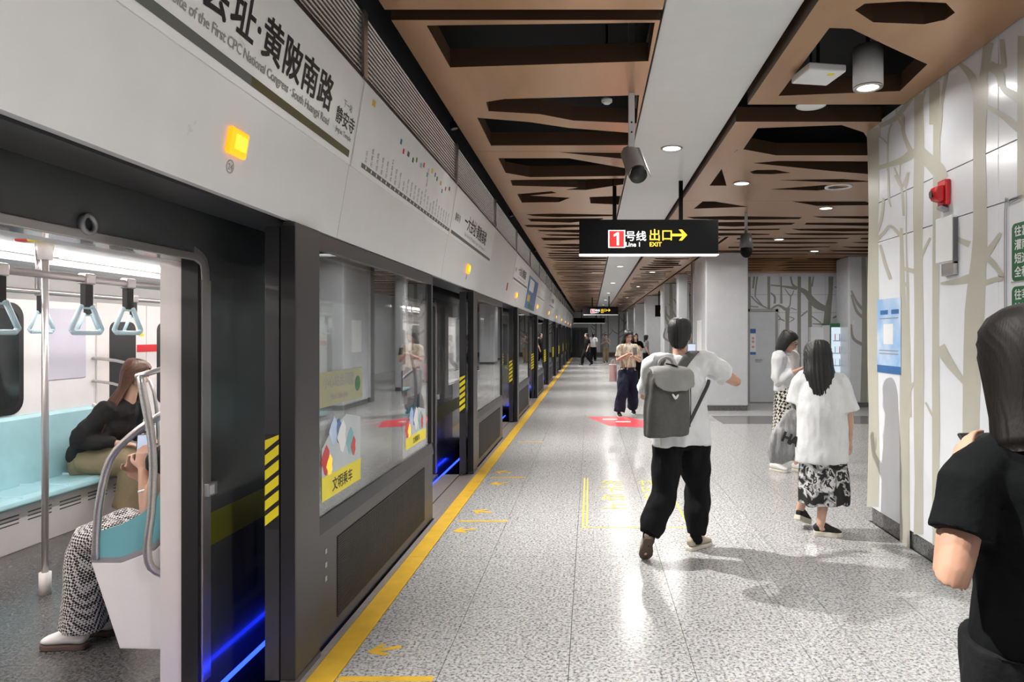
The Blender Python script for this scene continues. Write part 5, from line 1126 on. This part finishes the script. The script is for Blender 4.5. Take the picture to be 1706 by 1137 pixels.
# bullet camera on its bracket
Y = 4.86; x = (1052-CX)*Y/F
t = thing('security_camera', (x, Y, 2.9), 'white and dark bullet security camera hanging on a square bracket beside the beam', 'camera')
MB().box(x-.022,x+.022,Y-.022,Y+.022,2.87,3.95).build('camera_bracket', M['white'], t, bev=.004)
for z in (3.02, 3.09): m = MB(); m.cyl((x,Y-.023,z),(x,Y-.025,z),.007,10); m.build('bracket_bolt', M['black'], t)
a, b = V((x-.012,Y+.05,2.90)), V((x+.030,Y-.12,2.715)); d = (b-a).normalized()
m = MB(); m.tube([a, a+d*.06, a+d*.22, b], [.052,.068,.071,.071], n=20); m.build('camera_body', M['camgrey'], t, True)
m = MB(); m.cyl(b+d*.02,b+d*.055,.066,24,.062); m.build('camera_lens', M['black'], t, True)
m = MB(); m.prism([b+d*.09+V((-.075,-.0,.01)), b+d*.09+V((-.052,0,.064)), b+d*.09+V((.052,0,.064)), b+d*.09+V((.075,0,.01)), b+d*.09+V((.080,0,.02)), b+d*.09+V((.056,0,.071)), b+d*.09+V((-.056,0,.071)), b+d*.09+V((-.080,0,.02))], -d*.27); m.build('camera_shield', M['camgrey'], t)
Y = 9.6; x = (1243-CX)*Y/F; zt = EYE+(CY-390)*Y/F
t = thing('dome_camera', (x, Y, zt), 'dark dome security camera hanging from the ceiling right of the exit sign', 'camera')
m = MB(); m.cyl((x,Y,zt),(x,Y,3.95),.022,12); m.build('camera_stem', M['greymetal'], t, True)
m = MB(); m.cyl((x,Y,zt-.20),(x,Y,zt),.10,24,.075); m.build('camera_housing', M['darkgrey'], t, True)
m = MB(); m.ell((x,Y-.01,zt-.24),(.085,.085,.10),None,20,14); m.build('camera_dome', M['sign_black'], t, True)
# hanging exit signs
def exit_sign(x0, x1, z0, z1, Y, label, full=True):
    t = thing('exit_sign', ((x0+x1)/2, Y, z0), label, 'sign')
    MB().box(x0,x1,Y,Y+.14,z0+.012,z1).build('sign_case', M['sign_black'], t, bev=.006)
    MB().box(x0-.003,x1+.003,Y-.004,Y+.144,z0,z0+.012).build('sign_trim', M['white_lit'], t)
    for xx in (x0+(x1-x0)*.255, x0+(x1-x0)*.735):
        MB().box(xx-.022,xx+.022,Y+.045,Y+.09,z1,3.95).build('sign_hanger', M['sign_black'], t)
    if not full: return t
    h = z1-z0; yf = Y-.0055; W = x1-x0; X = lambda a: x0+W*a
    MB().box(X(.208),X(.330),yf+.002,yf+.0052,z0+h*.20,z0+h*.70).build('line_border', M['white_lit'], t)
    MB().box(X(.217),X(.321),yf,yf+.0019,z0+h*.225,z0+h*.675).build('line_box', M['red_lit'], t)
    U, W_ = (1,0,0), (0,0,1)
    for s_, sz, a, zz, mm, bo, al in (('号线', h*.30, .330, .42, 'white_lit', .003, 'LEFT'), ('Line 1', h*.18, .331, .235, 'white_lit', .003, 'LEFT'), ('出口', h*.35, .497, .43, 'yellow_lit', .004, 'LEFT'), ('EXIT', h*.17, .503, .24, 'yellow_lit', .003, 'LEFT')):
        m = MB(); letters(m, s_, sz, (X(a), yf-.0012, z0+h*zz), U, W_, bo*h, al); m.build('lettering', M[mm], t)
    P1 = lambda a, b: (X(.269)+h*a, yf-.0012, z0+h*b)
    m = MB(); m.prism([P1(.0,.27),P1(.065,.27),P1(.065,.64),P1(.02,.64),P1(-.085,.575),P1(-.085,.51),P1(.0,.555)], (0,.001,0)); m.build('lettering', M['white_lit'], t)
    ay = z0+h*.56; q = h*.035
    m = MB(); m.prism([(X(.655),yf-.001,ay-q),(X(.74),yf-.001,ay-q),(X(.715),yf-.001,ay-h*.155),(X(.738),yf-.001,ay-h*.155),(X(.775),yf-.001,ay),(X(.738),yf-.001,ay+h*.155),(X(.715),yf-.001,ay+h*.155),(X(.74),yf-.001,ay+q),(X(.655),yf-.001,ay+q)], (0,.002,0)); m.build('arrow_mark', M['yellow_lit'], t)
    return t
exit_sign((965-CX)*7.8/F, (1197-CX)*7.8/F, EYE+(CY-425)*7.8/F, EYE+(CY-366)*7.8/F, 7.8, 'black hanging line 1 exit sign nearest, in front of the white beam')
exit_sign((972-CX)*31/F, (1030-CX)*31/F, EYE+(CY-525)*31/F, EYE+(CY-511)*31/F, 31, 'small far exit sign hanging below and behind the nearest one')
exit_sign(-1.10, (1008-CX)*45/F, EYE+(CY-539)*45/F, EYE+(CY-530)*45/F, 45, 'blank dark hanging board farthest down the platform', False)
t = thing('line_sign', (1.95, 27, 2.5), 'small dark sign with yellow arrow just left of the backpack man\'s head', 'sign')
MB().box(2.55,3.35,26.5,26.6,2.30,2.75).build('sign_case', M['sign_black'], t); MB().box(2.75,3.25,26.495,26.4995,2.42,2.56).build('arrow_mark', M['yellow_lit'], t)
for xx in (2.7, 3.2): MB().box(xx-.02,xx+.02,26.53,26.57,2.75,3.95).build('sign_hanger', M['sign_black'], t)
# fittings on the tree wall
def onwall(px, py): return wall_r(px, py)
c = onwall(1577, 322); y, z = c.y, c.z
t = thing('fire_alarm', (WR, y, z), 'red fire alarm sounder on the tree wall above the white box', 'alarm')
MB().box(WR-.035,WR-.0006,y-.055,y+.055,z-.085,z+.085).build('alarm_base', M['red'], t, bev=.008)
m = MB(); m.prism([(WR-.035,y-.045,z-.06),(WR-.035,y-.045,z+.05),(WR-.085,y-.045,z+.04),(WR-.105,y-.045,z-.0),(WR-.085,y-.045,z-.05)], (0,.09,0)); m.build('alarm_horn', M['red'], t, bev=.012)
MB().box(WR-.1065,WR-.095,y-.015,y+.02,z-.03,z+.012).build('horn_opening', M['black'], t)
m = MB(); m.prism([(WR-.0007,y-.03,z-.125),(WR-.0007,y+.03,z-.125),(WR-.05,y+.03,z-.105),(WR-.06,y+.03,z-.086),(WR-.06,y-.03,z-.086),(WR-.05,y-.03,z-.105)][:3]+[(WR-.05,y-.03,z-.105)], (0,0,.019)); m.build('alarm_shadow', M['greymetal'], t)  # grey wedge stands in for the shadow below the alarm
y = 4.36; z0, z1 = 1.98, 2.35
t = thing('wall_box', (WR, y, z0), 'white projecting box with mirrored underside on the tree wall below the red alarm', 'box')
MB().box(WR-.034,WR-.0006,y,y+.21,z0+.07,z1).build('box_case', M['white'], t, bev=.006)
MB().box(WR-.030,WR-.0006,y-.012,y-.0005,z0+.05,z1-.02).build('box_shade_side', M['darkgrey'], t, bev=.003)  # dark plate colours in the shadow on the near side of the box
MB().box(WR-.030,WR-.0006,y-.012,y+.14,z0-.02,z0+.068).build('box_foot', M['chrome'], t, bev=.003)
y0, y1, z0, z1 = 5.14, 5.56, 1.27, 1.86
t = thing('wall_poster', (WR, (y0+y1)/2, z0), 'pale blue notice poster stuck on the tree wall near its corner', 'poster')
MB().box(WR-.006,WR-.0025,y0,y1,z0,z1).build('poster_sheet', M['poster_blue'], t)
MB().box(WR-.0068,WR-.0061,y0,y1,z0,z0+.06).build('poster_band', M['poster_navy'], t)
for a, b, zz in ((y0+.03,y0+.16,1.735),(y0+.22,y0+.36,1.735)): MB().box(WR-.0068,WR-.0061,a,b,zz,zz+.035).build('poster_caption', M['poster_navy'], t)
for zz in (1.70, 1.445, 1.42): MB().box(WR-.0068,WR-.0061,y0+.04,y1-.04,zz,zz+.008).build('poster_line', M['textgrey'], t)
MB().box(WR-.0068,WR-.0061,y0+.13,y1-.12,1.50,1.66).build('poster_square', M['white'], t)
t = thing('direction_board', (WR, 3.4, 1.5), 'white direction board with dark green text boxes at the right edge of the tree wall', 'sign')
for dz, rr in ((.0, .10), (.018, .085)):
    pts = [(WR-.006, 3.85-dz, 1.40), (WR-.006, 3.85-dz, 2.27), (WR-.006, 3.85-dz-.03, 2.325-dz), (WR-.006, 3.85-dz-.09, 2.335-dz), (WR-.006, 3.70, 2.335-dz)]
    m = MB(); m.tube(pts, [.003]*5, n=6); m.build('board_outline', M['textgrey'], t)
m = MB(); letters(m, '川', .09, (WR-.002,3.685,2.285), (0,-1,0), (0,0,1), .001); m.build('lettering', M['textgrey'], t)
for zt, rows_ in ((2.19, ['往富锦路', '灌南方向', '短途列车', '全程列车']), (1.84, ['往莘庄', '锦江方向'])):
    hgt = .075*len(rows_)+.02
    g = MB().prism([(WR-.0035,a,b) for a, b in rrect(3.05,3.79,zt-hgt,zt,.03)], (.003,0,0)).build('text_box', M['greenbox'], t)
    for i, s_ in enumerate(rows_):
        m = MB(); letters(m, s_, .062, (WR-.0042,3.765,zt-.068-.075*i), (0,-1,0), (0,0,1), .001); m.build('lettering', M['white'], g)
MB().box(WR-.0030,WR-.0010,3.1,3.80,1.865,1.869).build('board_rule', M['textgrey'], t)
# vending machine and wall cabinet in the concourse
x0, x1, Y = 5.40, 5.92, 15.25
t = thing('vending_machine', ((x0+x1)/2, Y+.28, 0), 'dark green vending machine with lit glass front by the back wall', 'vending machine')
MB().box(x0,x1,Y,Y+.56,.02,1.84).build('machine_case', M['greenbox'], t, bev=.01); MB().box(x0-.004,x0-.0005,Y+.03,Y+.53,.1,1.80).build('machine_side', M['white'], t)
MB().box(x0+.02,x1-.20,Y-.022,Y-.001,.45,1.75).build('display_window', mat('lit_display', (.7,.8,.9), .2, 0, .2, 9, emit=.55, ecol=(.7,.85,1)), t, bev=.005)
for i in range(4):
    sh_ = MB().box(x0+.05,x1-.24,Y-.030,Y-.0225,.60+.28*i,.615+.28*i).build('display_shelf', M['greymetal'], t)
    for q in range(3):
        cc = ('poster_navy','white','tealdark','red')[(i+q) % 4]
        m = MB(); m.cyl((x0+.10+.1*q,Y-.032,.618+.28*i),(x0+.10+.1*q,Y-.032,.76+.28*i),.008,8); m.build('drink_bottle', M[cc], sh_)
MB().box(x1-.19,x1-.03,Y-.012,Y-.001,1.15,1.50).build('pay_screen', mat('blue_pay_screen', (.05,.12,.5), .2, emit=.6, ecol=(.08,.2,.9)), t, bev=.004)
MB().box(x0+.05,x1-.24,Y-.012,Y-.001,.15,.36).build('dispense_flap', M['black'], t, bev=.004)
t = thing('wall_cabinet', (5.25, BY, 1.5), 'white wall cabinet on the back wall left of the vending machine', 'cabinet')
MB().box(5.1,5.44,BY-.16,BY-.001,1.42,1.76).build('cabinet_case', M['white'], t, bev=.008)
MB().box(5.12,5.42,BY-.166,BY-.161,1.44,1.74).build('cabinet_door', M['mural_white'], t, bev=.003)
# dark kiosk and gate at the platform end
t = thing('end_gate', (-.9, 48.5, 0), 'dark glazed gate closing the far end of the platform', 'gate')
for i in range(5):
    x = -1.3+.28*i; MB().box(x,x+.04,48.5,48.56,0,2.1).build('gate_post', M['psd'], t)
    if i < 4: MB().box(x+.04,x+.28,48.52,48.54,.05,2.0).build('gate_pane', M['screen_dark'], t)
MB().box(-1.3,-.14,48.49,48.57,2.0,2.12).build('gate_rail', M['psd'], t)
# floor stickers
def floor_arrow(x, y, size, dx, dy, label):
    d = V((dx,dy,0)).normalized(); s_ = V((-d.y,d.x,0)); c = V((x,y,.0008)); P = lambda a, b: c+d*a*size+s_*b*size
    t = thing('floor_arrow', (x, y, 0), label, 'sticker', 'yellow queue arrows')
    m = MB(); m.prism([P(.5,0),P(.06,.42),P(-.12,.36),P(.14,.10),P(-.5,.10),P(-.5,-.10),P(.14,-.10),P(-.12,-.36),P(.06,-.42)], (0,0,.0007)); m.build('arrow_print', M['yellow'], t)
def fpt(px, py): Y = F*EYE/(py-CY); return ((px-CX)*Y/F, Y)
for px, py, sz, dx, dy, lab in ((640,1083,.165,-1,-.42,'yellow floor arrow nearest the viewer beside the yellow line'), (773,884,.19,-1,-.4,'second yellow floor arrow just before the thin yellow bar'), (803,853,.19,-1,.4,'yellow floor arrow just beyond the thin yellow bar'),
        (831,806,.2,-1,-.4,'yellow floor arrow before the farther thin yellow bar'), (838,787,.2,-1,.4,'yellow floor arrow past the farther thin yellow bar')):
    x, y = fpt(px, py); floor_arrow(x, y, sz, dx, dy, lab)
def floor_bar(px0, px1, py, w_, label):
    x0, y = fpt(px0, py); x1, _ = fpt(px1, py)
    t = thing('floor_bar', ((x0+x1)/2, y, 0), label, 'sticker', 'yellow queue bars'); MB().box(x0,x1,y-w_/2,y+w_/2,.0008,.0015).build('bar_print', M['yellow'], t)
floor_bar(563, 722, 1132, .045, 'thick yellow bar across the floor at the bottom of the platform view')
floor_bar(764, 846, 869, .04, 'thin yellow bar across the floor between two arrows')
floor_bar(818, 876, 796, .04, 'farther thin yellow bar across the floor between two arrows')
floor_bar(862, 905, 737, .04, 'farthest thin yellow bar across the floor by the third door')
# yellow outlined standing area with footprints and words
(xa, ya), (xb, yb) = fpt(969, 880), fpt(1150, 880); _, yc = fpt(969, 797)
t = thing('queue_marking', ((xa+xb)/2, (ya+yc)/2, 0), 'yellow outlined queue marking with worn words under the backpack man', 'floor marking')
YL = mat('worn_yellow_print', (.60,.56,.05), .45, 0, .2, 40, col2=(.42,.42,.28), c2lo=.50, c2hi=.60)
for bx in ((xa,xa+.018,ya,yc),(xa+.035,xa+.05,ya+.03,yc),(xb-.018,xb,ya,yc)): MB().box(*bx,.0008,.0014).build('outline_bar', YL, t)
MB().box(xa,xb,ya,ya+.018,.0009,.0015).build('outline_bar', YL, t)
for cx_, s_ in (((xa*.68+xb*.32), '先下后上'), ((xa*.22+xb*.78), '排队候车')):
    for i, ch in enumerate(s_):
        m = MB(); letters(m, ch, .26, (cx_-.12, yc-.34-.32*i, .0012), (1,0,0), (0,1,0), .001); m.build('lettering', YL, t)
P = [fpt(978, 695), fpt(1040, 694), fpt(1078, 703), fpt(1070, 713), fpt(1015, 710)]
t = thing('floor_sticker', (*fpt(1040, 703), 0), 'red floor sticker under the woman in the tan blouse', 'sticker')
m = MB(); m.prism([(a, b, .0008) for a, b in P], (0,0,.0007)); m.build('sticker_sheet', M['redfloor'], t)
for i in range(2):
    a, b = fpt(1018+i*22, 699+i*4); MB().box(a-.16,a+.12,b-.10,b+.08,.00155,.002).build('sticker_mark', mat('pale_pink_mark', (.8,.55,.5), .4) if i == 0 else bpy.data.materials['pale_pink_mark'], t)
bpy.data.scenes.remove(XS)
